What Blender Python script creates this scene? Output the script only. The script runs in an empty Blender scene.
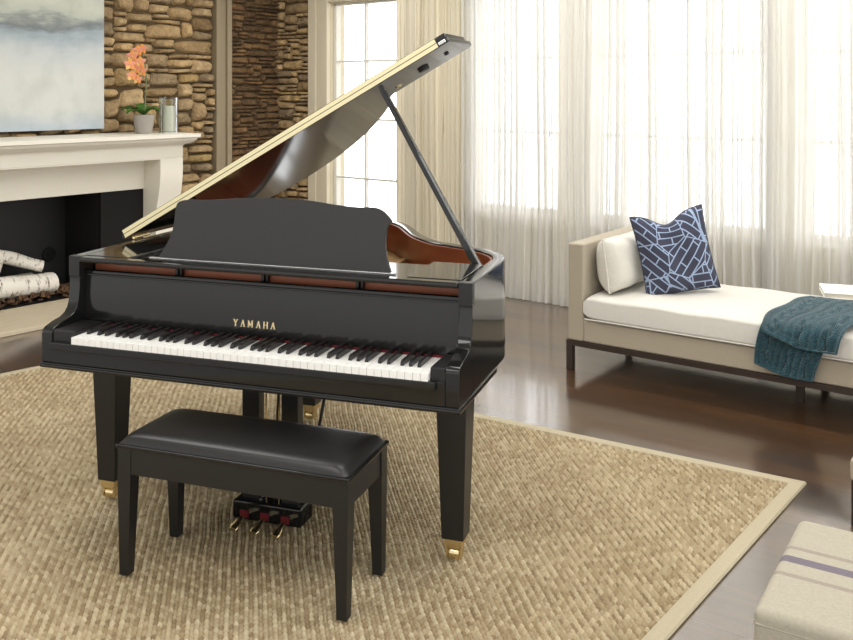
import bpy, bmesh, math, random
import numpy as np
from mathutils import Vector, Matrix
R = math.radians
random.seed(7)
SC = bpy.context.scene
COL = SC.collection

# ------------------------------------------------------------------ helpers
def lin(h):
    h = h.lstrip('#')
    c = [int(h[i:i+2], 16)/255 for i in (0, 2, 4)]
    return tuple((x/12.92 if x <= .04045 else ((x+.055)/1.055)**2.4) for x in c) + (1.0,)

class Fr:                                   # a local frame on the floor plan
    def __init__(s, ox, oy, th):
        s.o = Vector((ox, oy, 0)); s.th = th
        s.c, s.s = math.cos(th), math.sin(th)
    def w(s, x, y, z=0):
        return Vector((s.o.x+s.c*x-s.s*y, s.o.y+s.s*x+s.c*y, z))
PN = Fr(-.5918, 2.8556, -.323)              # piano: x along the keyboard, y towards the tail
CH = Fr(.74, 4.867, R(-36.2))               # chaise: x along its length, y depth
FP = Fr(-2.342, 5.665, R(50))               # fireplace wall: x along, y into the wall
WN = Fr(.75, 6.40, R(-39))                  # window wall: x along, y into the wall

def node_mat(name):
    m = bpy.data.materials.new(name); m.use_nodes = True
    nt = m.node_tree; nt.nodes.clear()
    out = nt.nodes.new('ShaderNodeOutputMaterial')
    return m, nt, out

def N(nt, t, **kw):
    n = nt.nodes.new(t)
    for k, v in kw.items():
        if k.startswith('i_'):
            key = k[2:]
            n.inputs[int(key) if key.isdigit() else key].default_value = v
        else:
            setattr(n, k, v)
    return n
def inp(n, **kw):
    for k, v in kw.items(): n.inputs[k.replace('_', ' ')].default_value = v
    return n

def pmat(name, col, rough=.5, metal=0., coat=0., spec=.5, noise=None, bump=None, sheen=0.):
    """principled; noise=(scale, amount, stretch) tonal variation; bump=(scale, strength, dist)"""
    m, nt, out = node_mat(name)
    b = N(nt, 'ShaderNodeBsdfPrincipled')
    c = lin(col) if isinstance(col, str) else tuple(col)+(1,)
    b.inputs['Base Color'].default_value = c
    b.inputs['Roughness'].default_value = rough
    b.inputs['Metallic'].default_value = metal
    b.inputs['Coat Weight'].default_value = coat
    b.inputs['Coat Roughness'].default_value = .03
    b.inputs['Specular IOR Level'].default_value = spec
    b.inputs['Sheen Weight'].default_value = sheen
    tc = N(nt, 'ShaderNodeTexCoord')
    if noise:
        mp = N(nt, 'ShaderNodeMapping'); nt.links.new(tc.outputs['Object'], mp.inputs['Vector'])
        mp.inputs['Scale'].default_value = noise[2] if len(noise) > 2 else (1, 1, 1)
        nz = N(nt, 'ShaderNodeTexNoise'); nz.inputs['Scale'].default_value = noise[0]; nz.inputs['Detail'].default_value = 4
        nt.links.new(mp.outputs[0], nz.inputs['Vector'])
        mx = N(nt, 'ShaderNodeMix', data_type='RGBA')
        a = noise[1]
        mx.inputs[6].default_value = tuple(x*(1-a) for x in c[:3])+(1,)
        mx.inputs[7].default_value = tuple(min(1, x*(1+a)) for x in c[:3])+(1,)
        nt.links.new(nz.outputs['Fac'], mx.inputs[0]); nt.links.new(mx.outputs[2], b.inputs['Base Color'])
    if bump:
        nb = N(nt, 'ShaderNodeTexNoise'); nb.inputs['Scale'].default_value = bump[0]; nb.inputs['Detail'].default_value = 3
        nt.links.new(tc.outputs['Object'], nb.inputs['Vector'])
        bp = N(nt, 'ShaderNodeBump'); bp.inputs['Strength'].default_value = bump[1]; bp.inputs['Distance'].default_value = bump[2]
        nt.links.new(nb.outputs['Fac'], bp.inputs['Height']); nt.links.new(bp.outputs[0], b.inputs['Normal'])
    nt.links.new(b.outputs[0], out.inputs[0])
    return m

def empty(name, loc=(0, 0, 0), rz=0.):
    o = bpy.data.objects.new(name, None); COL.objects.link(o)
    o.location = loc; o.rotation_euler = (0, 0, rz); o.empty_display_size = .1
    return o
def tag(o, label=None, cat=None, group=None, kind=None):
    if label: o['label'] = label
    if cat: o['category'] = cat
    if group: o['group'] = group
    if kind: o['kind'] = kind
    return o
def setpose(o, fr, x=0, y=0, z=0, rz=0):
    o.location = fr.w(x, y, z); o.rotation_euler = (0, 0, fr.th+rz); return o

def link(name, me, m, parent=None, smooth=True, ang=38):
    if smooth:
        me.polygons.foreach_set('use_smooth', [True]*len(me.polygons))
        me.set_sharp_from_angle(angle=R(ang))
    me.materials.append(m)
    o = bpy.data.objects.new(name, me); COL.objects.link(o)
    if parent: o.parent = parent
    return o

class MB:
    """collects shapes of one part into one mesh"""
    def __init__(s): s.bm = bmesh.new()
    def quadgrid(s, P, closed_u=False, closed_v=False):
        nu, nv = len(P), len(P[0])
        V = [[s.bm.verts.new(p) for p in row] for row in P]
        for i in range(nu if closed_u else nu-1):
            for j in range(nv if closed_v else nv-1):
                a, b, c, d = V[i][j], V[(i+1) % nu][j], V[(i+1) % nu][(j+1) % nv], V[i][(j+1) % nv]
                if len({a, b, c, d}) == 4: s.bm.faces.new((a, b, c, d))
        return V
    def box(s, a, b, bev=0., seg=2, M=None):
        t = bmesh.new()
        bmesh.ops.create_cube(t, size=1)
        for v in t.verts:
            v.co = Vector(((v.co.x+.5)*(b[0]-a[0])+a[0], (v.co.y+.5)*(b[1]-a[1])+a[1], (v.co.z+.5)*(b[2]-a[2])+a[2]))
        if bev > 0: bmesh.ops.bevel(t, geom=t.edges[:], offset=bev, segments=seg, affect='EDGES', profile=.5)
        if M: bmesh.ops.transform(t, matrix=M, verts=t.verts)
        s.merge(t); return s
    def merge(s, t):
        mp = {v: s.bm.verts.new(v.co) for v in t.verts}
        for f in t.faces:
            try: s.bm.faces.new([mp[v] for v in f.verts])
            except ValueError: pass
        t.free()
    def prism(s, poly, z0, z1, fn=None, bev=0., seg=2):
        """poly in 2D extruded between z0,z1; fn maps (a,b,z)->xyz"""
        t = bmesh.new()
        fn = fn or (lambda a, b, z: (a, b, z))
        A = [t.verts.new(fn(p[0], p[1], z0)) for p in poly]; B = [t.verts.new(fn(p[0], p[1], z1)) for p in poly]
        n = len(poly)
        t.faces.new(A[::-1]); t.faces.new(B)
        for i in range(n): t.faces.new((A[i], A[(i+1) % n], B[(i+1) % n], B[i]))
        bmesh.ops.recalc_face_normals(t, faces=t.faces)
        if bev > 0:
            es = [e for e in t.edges if e.calc_face_angle(0) > R(30)]
            bmesh.ops.bevel(t, geom=es, offset=bev, segments=seg, affect='EDGES', profile=.5)
        s.merge(t); return s
    def tube(s, pts, r, n=8, cap=True):
        pts = [Vector(p) for p in pts]
        rs = r if isinstance(r, (list, tuple)) else [r]*len(pts)
        rings = []; up = None
        for i, p in enumerate(pts):
            d = (pts[min(i+1, len(pts)-1)]-pts[max(i-1, 0)]).normalized()
            if up is None:
                up = d.orthogonal().normalized()
            up = (up-d*up.dot(d)).normalized(); q = d.cross(up)
            rings.append([p+(up*math.cos(2*math.pi*k/n)+q*math.sin(2*math.pi*k/n))*rs[i] for k in range(n)])
        V = s.quadgrid(rings, closed_v=True)
        if cap:
            s.bm.faces.new(V[0][::-1]); s.bm.faces.new(V[-1])
        return s
    def lathe(s, prof, n=24, c=(0, 0, 0), axis='z'):
        rings = []
        for r, z in prof:
            ring = []
            for k in range(n):
                a = 2*math.pi*k/n
                p = (r*math.cos(a), r*math.sin(a), z)
                if axis == 'x': p = (p[2], p[0], p[1])
                if axis == 'y': p = (p[0], p[2], p[1])
                ring.append((p[0]+c[0], p[1]+c[1], p[2]+c[2]))
            rings.append(ring)
        V = s.quadgrid(rings, closed_v=True)
        for k in (0, -1):
            try: s.bm.faces.new(V[k])
            except ValueError: pass
        return s
    def frustum(s, c0, w0, c1, w1, bev=0.):
        """tapered square post; c=(x,y,z) centre, w=(wx,wy)"""
        t = bmesh.new()
        def ring(c, w): return [t.verts.new((c[0]+sx*w[0]/2, c[1]+sy*w[1]/2, c[2])) for sx, sy in ((-1, -1), (1, -1), (1, 1), (-1, 1))]
        A, B = ring(c0, w0), ring(c1, w1)
        t.faces.new(A[::-1]); t.faces.new(B)
        for i in range(4): t.faces.new((A[i], A[(i+1) % 4], B[(i+1) % 4], B[i]))
        bmesh.ops.recalc_face_normals(t, faces=t.faces)
        if bev: bmesh.ops.bevel(t, geom=t.edges[:], offset=bev, segments=2, affect='EDGES', profile=.5)
        s.merge(t); return s
    def xf(s, M):
        bmesh.ops.transform(s.bm, matrix=M, verts=s.bm.verts); return s
    def build(s, name, m, parent=None, smooth=True, ang=38):
        bmesh.ops.recalc_face_normals(s.bm, faces=s.bm.faces)
        me = bpy.data.meshes.new(name); s.bm.to_mesh(me); s.bm.free()
        o = link(name, me, m, parent, smooth, ang)
        if smooth and ang <= 60:                     # keep big flat faces flat beside their bevels
            wn = o.modifiers.new('normals', 'WEIGHTED_NORMAL'); wn.keep_sharp = True; wn.weight = 90
        return o

def catmull(P, n=8, closed=False):
    P = [Vector(p) for p in P]; out = []
    N_ = len(P)
    rng = range(N_ if closed else N_-1)
    for i in rng:
        if closed: a, b, c, d = P[i-1], P[i], P[(i+1) % N_], P[(i+2) % N_]
        else: a, b, c, d = P[max(i-1, 0)], P[i], P[i+1], P[min(i+2, N_-1)]
        for k in range(n):
            t = k/n
            out.append(.5*((2*b)+(c-a)*t+(2*a-5*b+4*c-d)*t*t+(3*b-a-3*c+d)*t**3))
    if not closed: out.append(P[-1])
    return out

def offset2(path, d):
    """offset an open 2D path to its left by d"""
    out = []
    for i, p in enumerate(path):
        a = path[max(i-1, 0)]; b = path[min(i+1, len(path)-1)]
        t = (Vector(b)-Vector(a)).normalized()
        out.append(Vector((p[0]-t.y*d, p[1]+t.x*d)))
    return out

# ------------------------------------------------------------------ materials
M_BLACK = pmat('polished_black', (.010, .010, .0095), .07, spec=.5)
M_SATIN = pmat('satin_black', (.010, .0098, .0095), .38, spec=.5)
M_DESK = pmat('matte_desk_black', (.020, .0197, .019), .42, spec=.5)
M_EBONY = pmat('ebony_key', (.012, .011, .011), .25)
M_IVORY = pmat('ivory_key', '#f4f3ee', .22)
M_BRASS = pmat('polished_brass', (.86, .70, .40), .26, metal=1.)
M_HINGE = pmat('hinge_brass', (.86, .76, .48), .30, metal=1.)
M_GOLD = pmat('gold_plate', (.62, .42, .17), .32, metal=.85, noise=(9, .15))
M_COPPER = pmat('mahogany_inner', '#7a3d24', .30, noise=(6, .25, (1, 1, 9)))
M_SOUND = pmat('spruce_soundboard', '#d8a878', .35, noise=(5, .15, (12, 1, 1)))
M_FELT = pmat('red_felt', '#5e1019', .95)
M_STEEL = pmat('steel', (.75, .75, .74), .25, metal=1.)
M_LEATHER = pmat('black_leather', (.013, .0125, .012), .36, bump=(260, .12, .002))
M_MANTEL = pmat('mantel_paint', '#e2ddcf', .45)
M_HEARTH = pmat('hearth_limestone', '#c3b69c', .5, noise=(7, .12, (1, 5, 1)), bump=(40, .15, .004))
M_FIREBLK = pmat('firebox_black', (.006, .006, .0065), .5, noise=(3, .3))
M_GRANITE = pmat('black_granite', (.006, .0058, .0055), .6, spec=.25, noise=(2.5, .2))
M_WALL = pmat('wall_paint', '#cdc3a8', .7)
M_TRIM = pmat('trim_paint', '#d2c8b0', .5)
M_POST = pmat('post_paint', '#8f8268', .55)
M_SASH = pmat('sash_paint', '#d9d6cc', .5)
M_LINEN = pmat('linen_beige', '#a79c88', .9, noise=(90, .08, (1, 1, 6)), bump=(320, .25, .003), sheen=.2)
M_MATT = pmat('linen_offwhite', '#d6d2c8', .9, noise=(60, .04), bump=(7, .25, .02), sheen=.2)
M_PILLOW = pmat('pillow_cream', '#d3cfc4', .9, bump=(14, .35, .02), sheen=.2)
M_BRONZE = pmat('dark_bronze', '#3d322a', .4, metal=.4)
M_DARKWOOD = pmat('espresso_leg', '#241a14', .4)
M_PAPER = pmat('book_cover', '#f3f1ec', .5)
M_PAGES = pmat('book_pages', '#cfc8b8', .8)
M_CERAM = pmat('pot_ceramic', '#979188', .5)
M_LEAF = pmat('orchid_leaf', '#3f6a22', .4, noise=(14, .3))
M_STEM = pmat('orchid_stem', '#6d7a4a', .5)
def mat_petal():
    m, nt, out = node_mat('orchid_petal'); b = N(nt, 'ShaderNodeBsdfPrincipled'); ge = N(nt, 'ShaderNodeNewGeometry')
    cr = N(nt, 'ShaderNodeValToRGB'); el = cr.color_ramp.elements
    el[0].color = lin('#d9753f'); el[1].color = lin('#d98a80')
    for p, c in ((.35, '#e8a458'), (.6, '#e0c27c'), (.8, '#e39a78')):
        q = cr.color_ramp.elements.new(p); q.color = lin(c)
    nt.links.new(ge.outputs['Random Per Island'], cr.inputs[0]); nt.links.new(cr.outputs[0], b.inputs['Base Color'])
    b.inputs['Roughness'].default_value = .6; nt.links.new(b.outputs[0], out.inputs[0]); return m
M_PETAL = mat_petal()
M_WAX = pmat('candle_wax', '#f3efe2', .5)
M_BORDER = pmat('rug_binding', '#b0a58b', .9, noise=(180, .1), bump=(400, .3, .002))

def mat_pane():
    m, nt, out = node_mat('window_glass')
    tr = N(nt, 'ShaderNodeBsdfTransparent'); gl = N(nt, 'ShaderNodeBsdfGlossy'); gl.inputs['Roughness'].default_value = .02
    mx = N(nt, 'ShaderNodeMixShader'); mx.inputs[0].default_value = .05
    nt.links.new(tr.outputs[0], mx.inputs[1]); nt.links.new(gl.outputs[0], mx.inputs[2]); nt.links.new(mx.outputs[0], out.inputs[0])
    return m
M_GLASS = mat_pane()
def mat_hurricane():
    m, nt, out = node_mat('hurricane_glass')
    tr = N(nt, 'ShaderNodeBsdfTransparent'); tr.inputs[0].default_value = (.86, .88, .86, 1)
    gl = N(nt, 'ShaderNodeBsdfGlossy'); gl.inputs['Roughness'].default_value = .03
    lw = N(nt, 'ShaderNodeLayerWeight'); lw.inputs[0].default_value = .25
    mx = N(nt, 'ShaderNodeMixShader')
    nt.links.new(lw.outputs['Facing'], mx.inputs[0])
    nt.links.new(tr.outputs[0], mx.inputs[1]); nt.links.new(gl.outputs[0], mx.inputs[2]); nt.links.new(mx.outputs[0], out.inputs[0])
    return m
M_HURR = mat_hurricane()

def mat_sheer(name, col, clear):
    m, nt, out = node_mat(name)
    tr = N(nt, 'ShaderNodeBsdfTransparent')
    df = N(nt, 'ShaderNodeBsdfDiffuse'); df.inputs[0].default_value = lin(col)
    tl = N(nt, 'ShaderNodeBsdfTranslucent'); tl.inputs[0].default_value = lin(col)
    m1 = N(nt, 'ShaderNodeMixShader'); m1.inputs[0].default_value = .6
    nt.links.new(df.outputs[0], m1.inputs[1]); nt.links.new(tl.outputs[0], m1.inputs[2])
    # the thread count varies across the cloth, and folds seen edge-on look denser
    uv = N(nt, 'ShaderNodeUVMap'); mp = N(nt, 'ShaderNodeMapping'); mp.inputs['Scale'].default_value = (60, 1.2, 1)
    nz = N(nt, 'ShaderNodeTexNoise'); nz.inputs['Scale'].default_value = 1; nz.inputs['Detail'].default_value = 3
    nt.links.new(uv.outputs[0], mp.inputs[0]); nt.links.new(mp.outputs[0], nz.inputs['Vector'])
    lw = N(nt, 'ShaderNodeLayerWeight'); lw.inputs[0].default_value = .35
    mr = N(nt, 'ShaderNodeMapRange'); mr.inputs[1].default_value = .3; mr.inputs[2].default_value = .7
    mr.inputs[3].default_value = clear*1.25; mr.inputs[4].default_value = clear*.75
    nt.links.new(nz.outputs['Fac'], mr.inputs[0])
    sb = N(nt, 'ShaderNodeMath', operation='MULTIPLY_ADD'); sb.inputs[1].default_value = -clear*.15
    nt.links.new(lw.outputs['Facing'], sb.inputs[0]); nt.links.new(mr.outputs[0], sb.inputs[2])
    mx = N(nt, 'ShaderNodeMixShader')
    cl = N(nt, 'ShaderNodeClamp'); nt.links.new(sb.outputs[0], cl.inputs[0])
    nt.links.new(cl.outputs[0], mx.inputs[0]); nt.links.new(m1.outputs[0], mx.inputs[1]); nt.links.new(tr.outputs[0], mx.inputs[2])
    nt.links.new(mx.outputs[0], out.inputs[0])
    return m
M_SHEER = mat_sheer('sheer_curtain', '#faf9f5', .25)
M_SHEERC = mat_sheer('lined_curtain', '#faf5e6', .05)

def mat_floor():
    m, nt, out = node_mat('oak_floor')
    b = N(nt, 'ShaderNodeBsdfPrincipled'); tc = N(nt, 'ShaderNodeTexCoord')
    mp = N(nt, 'ShaderNodeMapping'); mp.inputs['Rotation'].default_value = (0, 0, R(36.2))
    nt.links.new(tc.outputs['Object'], mp.inputs[0])
    br = N(nt, 'ShaderNodeTexBrick'); br.offset = .37
    inp(br, Scale=1., Mortar_Size=.0016, Brick_Width=1.5, Row_Height=.125, Bias=0., Mortar_Smooth=.2)
    br.inputs['Color1'].default_value = (.3, .3, .3, 1); br.inputs['Color2'].default_value = (.9, .9, .9, 1); br.inputs['Mortar'].default_value = (0, 0, 0, 1)
    nt.links.new(mp.outputs[0], br.inputs['Vector'])
    mp2 = N(nt, 'ShaderNodeMapping'); mp2.inputs['Scale'].default_value = (1.2, 16, 1); nt.links.new(mp.outputs[0], mp2.inputs[0])
    nz = N(nt, 'ShaderNodeTexNoise'); inp(nz, Scale=2.2, Detail=6., Roughness=.6); nt.links.new(mp2.outputs[0], nz.inputs['Vector'])
    mx = N(nt, 'ShaderNodeMix', data_type='RGBA'); mx.inputs[0].default_value = .45
    nt.links.new(nz.outputs['Fac'], mx.inputs[6]); nt.links.new(br.outputs['Color'], mx.inputs[7])
    cr = N(nt, 'ShaderNodeValToRGB'); e = cr.color_ramp.elements
    e[0].position = .15; e[0].color = lin('#24150a'); e[1].position = .85; e[1].color = lin('#634224')
    e2 = cr.color_ramp.elements.new(.5); e2.color = lin('#402813')
    nt.links.new(mx.outputs[2], cr.inputs[0]); nt.links.new(cr.outputs[0], b.inputs['Base Color'])
    mr = N(nt, 'ShaderNodeMapRange'); mr.inputs[3].default_value = .26; mr.inputs[4].default_value = .32
    nt.links.new(nz.outputs['Fac'], mr.inputs[0]); nt.links.new(mr.outputs[0], b.inputs['Roughness'])
    bp = N(nt, 'ShaderNodeBump'); inp(bp, Strength=.04, Distance=.002); nt.links.new(mx.outputs[2], bp.inputs['Height']); nt.links.new(bp.outputs[0], b.inputs['Normal'])
    b.inputs['Specular IOR Level'].default_value = .7; b.inputs['Coat Weight'].default_value = 1.; b.inputs['Coat IOR'].default_value = 3.0; b.inputs['Coat Roughness'].default_value = .11
    nt.links.new(b.outputs[0], out.inputs[0])
    return m
M_FLOOR = mat_floor()

def mat_stone(name, cols, sc=1.):
    m, nt, out = node_mat(name)
    b = N(nt, 'ShaderNodeBsdfPrincipled'); tc = N(nt, 'ShaderNodeTexCoord'); ge = N(nt, 'ShaderNodeNewGeometry')
    cr = N(nt, 'ShaderNodeValToRGB'); cr.color_ramp.interpolation = 'LINEAR'
    el = cr.color_ramp.elements
    el[0].position = 0; el[0].color = lin(cols[0]); el[1].position = 1; el[1].color = lin(cols[-1])
    for i, c in enumerate(cols[1:-1], 1):
        x = cr.color_ramp.elements.new(i/(len(cols)-1)); x.color = lin(c)
    nt.links.new(ge.outputs['Random Per Island'], cr.inputs[0])
    nz = N(nt, 'ShaderNodeTexNoise'); inp(nz, Scale=14.*sc, Detail=6., Roughness=.65); nt.links.new(tc.outputs['Object'], nz.inputs['Vector'])
    c2 = N(nt, 'ShaderNodeValToRGB'); c2.color_ramp.elements[0].position = .3; c2.color_ramp.elements[0].color = (.50, .45, .40, 1)
    c2.color_ramp.elements[1].position = .75; c2.color_ramp.elements[1].color = (1.18, 1.12, 1.02, 1)
    nt.links.new(nz.outputs['Fac'], c2.inputs[0])
    mx = N(nt, 'ShaderNodeMix', data_type='RGBA', blend_type='MULTIPLY'); mx.inputs[0].default_value = 1.
    nt.links.new(cr.outputs[0], mx.inputs[6]); nt.links.new(c2.outputs[0], mx.inputs[7]); nt.links.new(mx.outputs[2], b.inputs['Base Color'])
    b.inputs['Roughness'].default_value = .9
    n2 = N(nt, 'ShaderNodeTexNoise'); inp(n2, Scale=45.*sc, Detail=6.); nt.links.new(tc.outputs['Object'], n2.inputs['Vector'])
    bp = N(nt, 'ShaderNodeBump'); inp(bp, Strength=1., Distance=.022); nt.links.new(n2.outputs['Fac'], bp.inputs['Height']); nt.links.new(bp.outputs[0], b.inputs['Normal'])
    nt.links.new(b.outputs[0], out.inputs[0])
    return m
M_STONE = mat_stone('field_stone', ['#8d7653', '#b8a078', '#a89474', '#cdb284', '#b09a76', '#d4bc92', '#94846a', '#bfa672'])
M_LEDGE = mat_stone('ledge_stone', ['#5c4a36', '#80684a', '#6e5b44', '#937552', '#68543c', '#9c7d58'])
M_MORTAR = pmat('dry_joint', '#57472f', .95)

def mat_weave():
    m, nt, out = node_mat('seagrass_weave')
    b = N(nt, 'ShaderNodeBsdfPrincipled'); uv = N(nt, 'ShaderNodeUVMap')
    # uv is in strand cells: each cell gets its own straw tone
    fl = N(nt, 'ShaderNodeVectorMath', operation='FLOOR'); nt.links.new(uv.outputs[0], fl.inputs[0])
    wn = N(nt, 'ShaderNodeTexWhiteNoise'); nt.links.new(fl.outputs[0], wn.inputs['Vector'])
    nz = N(nt, 'ShaderNodeTexNoise'); inp(nz, Scale=.035, Detail=4., Roughness=.6); nt.links.new(uv.outputs[0], nz.inputs['Vector'])
    ad = N(nt, 'ShaderNodeMath', operation='MULTIPLY_ADD'); ad.inputs[1].default_value = .30
    nt.links.new(wn.outputs[0], ad.inputs[0])
    m2 = N(nt, 'ShaderNodeMath', operation='MULTIPLY'); m2.inputs[1].default_value = .42; nt.links.new(nz.outputs['Fac'], m2.inputs[0])
    nt.links.new(m2.outputs[0], ad.inputs[2])
    cr = N(nt, 'ShaderNodeValToRGB'); e = cr.color_ramp.elements
    e[0].position = .1; e[0].color = lin('#5c4c30'); e[1].position = .9; e[1].color = lin('#cdbf9f')
    x = cr.color_ramp.elements.new(.45); x.color = lin('#978463')
    sx = N(nt, 'ShaderNodeSeparateXYZ'); nt.links.new(fl.outputs[0], sx.inputs[0])
    pa = N(nt, 'ShaderNodeMath', operation='ADD'); nt.links.new(sx.outputs[0], pa.inputs[0]); nt.links.new(sx.outputs[1], pa.inputs[1])
    pm = N(nt, 'ShaderNodeMath', operation='FLOORED_MODULO'); pm.inputs[1].default_value = 2; nt.links.new(pa.outputs[0], pm.inputs[0])
    # the two cords differ: pale seagrass over a browner weft
    w2 = N(nt, 'ShaderNodeMath', operation='MULTIPLY_ADD'); w2.inputs[1].default_value = -.16; nt.links.new(pm.outputs[0], w2.inputs[0]); nt.links.new(ad.outputs[0], w2.inputs[2])
    w3 = N(nt, 'ShaderNodeMath', operation='ADD'); w3.inputs[1].default_value = .29; nt.links.new(w2.outputs[0], w3.inputs[0])
    nt.links.new(w3.outputs[0], cr.inputs[0]); nt.links.new(cr.outputs[0], b.inputs['Base Color'])
    b.inputs['Roughness'].default_value = .65; b.inputs['Specular IOR Level'].default_value = .3
    n3 = N(nt, 'ShaderNodeTexNoise'); inp(n3, Scale=3., Detail=2.); nt.links.new(uv.outputs[0], n3.inputs['Vector'])
    bp = N(nt, 'ShaderNodeBump'); inp(bp, Strength=.3, Distance=.002); nt.links.new(n3.outputs['Fac'], bp.inputs['Height']); nt.links.new(bp.outputs[0], b.inputs['Normal'])
    nt.links.new(b.outputs[0], out.inputs[0])
    return m
M_WEAVE = mat_weave()

def mat_painting():
    m, nt, out = node_mat('abstract_canvas')
    b = N(nt, 'ShaderNodeBsdfPrincipled'); uv = N(nt, 'ShaderNodeUVMap')
    sx = N(nt, 'ShaderNodeSeparateXYZ'); nt.links.new(uv.outputs[0], sx.inputs[0])
    mp = N(nt, 'ShaderNodeMapping'); mp.inputs['Scale'].default_value = (3, 5, 1); nt.links.new(uv.outputs[0], mp.inputs[0])
    nz = N(nt, 'ShaderNodeTexNoise'); inp(nz, Scale=1.4, Detail=8., Roughness=.62); nt.links.new(mp.outputs[0], nz.inputs['Vector'])
    ad = N(nt, 'ShaderNodeMath', operation='MULTIPLY_ADD'); ad.inputs[1].default_value = .30
    nt.links.new(nz.outputs['Fac'], ad.inputs[0]); nt.links.new(sx.outputs[1], ad.inputs[2]); ad.inputs[1].default_value = .30
    sb = N(nt, 'ShaderNodeMath', operation='SUBTRACT'); sb.inputs[1].default_value = .15; nt.links.new(ad.outputs[0], sb.inputs[0])
    cr = N(nt, 'ShaderNodeValToRGB'); el = cr.color_ramp.elements
    stops = [(0, '#adb8c0'), (.05, '#b6bdc0'), (.14, '#c6c8c2'), (.34, '#c9cac4'), (.50, '#bcc1c0'), (.58, '#a9b2b7'), (.645, '#98a3a9'), (.685, '#757c7d'), (.715, '#8c918d'), (.75, '#b5b9ad'), (.82, '#c2c4b6'), (1, '#b4babb')]
    el[0].position = 0; el[0].color = lin(stops[0][1]); el[1].position = 1; el[1].color = lin(stops[-1][1])
    for p, c in stops[1:-1]:
        q = cr.color_ramp.elements.new(p); q.color = lin(c)
    nt.links.new(sb.outputs[0], cr.inputs[0])
    n2 = N(nt, 'ShaderNodeTexNoise'); inp(n2, Scale=2.3, Detail=6.); 
    mp2 = N(nt, 'ShaderNodeMapping'); mp2.inputs['Scale'].default_value = (6, 2.2, 1); mp2.inputs['Location'].default_value = (3, 1, 0); nt.links.new(uv.outputs[0], mp2.inputs[0]); nt.links.new(mp2.outputs[0], n2.inputs['Vector'])
    c2 = N(nt, 'ShaderNodeValToRGB'); c2.color_ramp.elements[0].position = .3; c2.color_ramp.elements[0].color = (.82, .84, .84, 1); c2.color_ramp.elements[1].position = .55; c2.color_ramp.elements[1].color = (1, 1, 1, 1)
    nt.links.new(n2.outputs['Fac'], c2.inputs[0])
    mx = N(nt, 'ShaderNodeMix', data_type='RGBA', blend_type='MULTIPLY'); mx.inputs[0].default_value = .8
    nt.links.new(cr.outputs[0], mx.inputs[6]); nt.links.new(c2.outputs[0], mx.inputs[7]); nt.links.new(mx.outputs[2], b.inputs['Base Color'])
    b.inputs['Roughness'].default_value = .7
    nt.links.new(b.outputs[0], out.inputs[0])
    return m
M_PAINT = mat_painting()

def mat_bluepillow():
    m, nt, out = node_mat('navy_line_print')
    b = N(nt, 'ShaderNodeBsdfPrincipled'); uv = N(nt, 'ShaderNodeUVMap')
    mp = N(nt, 'ShaderNodeMapping'); mp.inputs['Scale'].default_value = (2.7, 2.7, 1); nt.links.new(uv.outputs[0], mp.inputs[0])
    vo = N(nt, 'ShaderNodeTexVoronoi', feature='F1'); inp(vo, Scale=1., Randomness=.85); nt.links.new(mp.outputs[0], vo.inputs['Vector'])
    sc = N(nt, 'ShaderNodeSeparateColor'); nt.links.new(vo.outputs['Color'], sc.inputs[0])
    # angle snapped to quarters and eighths of a turn, one per patch
    a1 = N(nt, 'ShaderNodeMath', operation='MULTIPLY'); a1.inputs[1].default_value = 4; nt.links.new(sc.outputs[0], a1.inputs[0])
    a2 = N(nt, 'ShaderNodeMath', operation='FLOOR'); nt.links.new(a1.outputs[0], a2.inputs[0])
    a3 = N(nt, 'ShaderNodeMath', operation='MULTIPLY'); a3.inputs[1].default_value = math.pi/4; nt.links.new(a2.outputs[0], a3.inputs[0])
    vr = N(nt, 'ShaderNodeVectorRotate', rotation_type='Z_AXIS'); nt.links.new(mp.outputs[0], vr.inputs['Vector']); nt.links.new(a3.outputs[0], vr.inputs['Angle'])
    br = N(nt, 'ShaderNodeTexBrick'); br.offset = .5
    inp(br, Scale=1., Mortar_Size=.023, Brick_Width=.85, Row_Height=.27, Mortar_Smooth=.1, Bias=0.)
    br.inputs['Color1'].default_value = lin('#3b3c4e'); br.inputs['Color2'].default_value = lin('#353748'); br.inputs['Mortar'].default_value = lin('#94a5c0')
    nt.links.new(vr.outputs[0], br.inputs['Vector'])
    v2 = N(nt, 'ShaderNodeTexVoronoi', feature='F2'); inp(v2, Scale=1., Randomness=.85); nt.links.new(mp.outputs[0], v2.inputs['Vector'])
    df = N(nt, 'ShaderNodeMath', operation='SUBTRACT'); nt.links.new(v2.outputs['Distance'], df.inputs[0]); nt.links.new(vo.outputs['Distance'], df.inputs[1])
    lt = N(nt, 'ShaderNodeMath', operation='LESS_THAN'); lt.inputs[1].default_value = .028; nt.links.new(df.outputs[0], lt.inputs[0])
    mx = N(nt, 'ShaderNodeMix', data_type='RGBA'); nt.links.new(lt.outputs[0], mx.inputs[0]); nt.links.new(br.outputs[0], mx.inputs[6]); mx.inputs[7].default_value = lin('#94a5c0')
    nt.links.new(mx.outputs[2], b.inputs['Base Color']); b.inputs['Roughness'].default_value = .85
    nt.links.new(b.outputs[0], out.inputs[0])
    return m
M_NAVY = mat_bluepillow()

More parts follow.
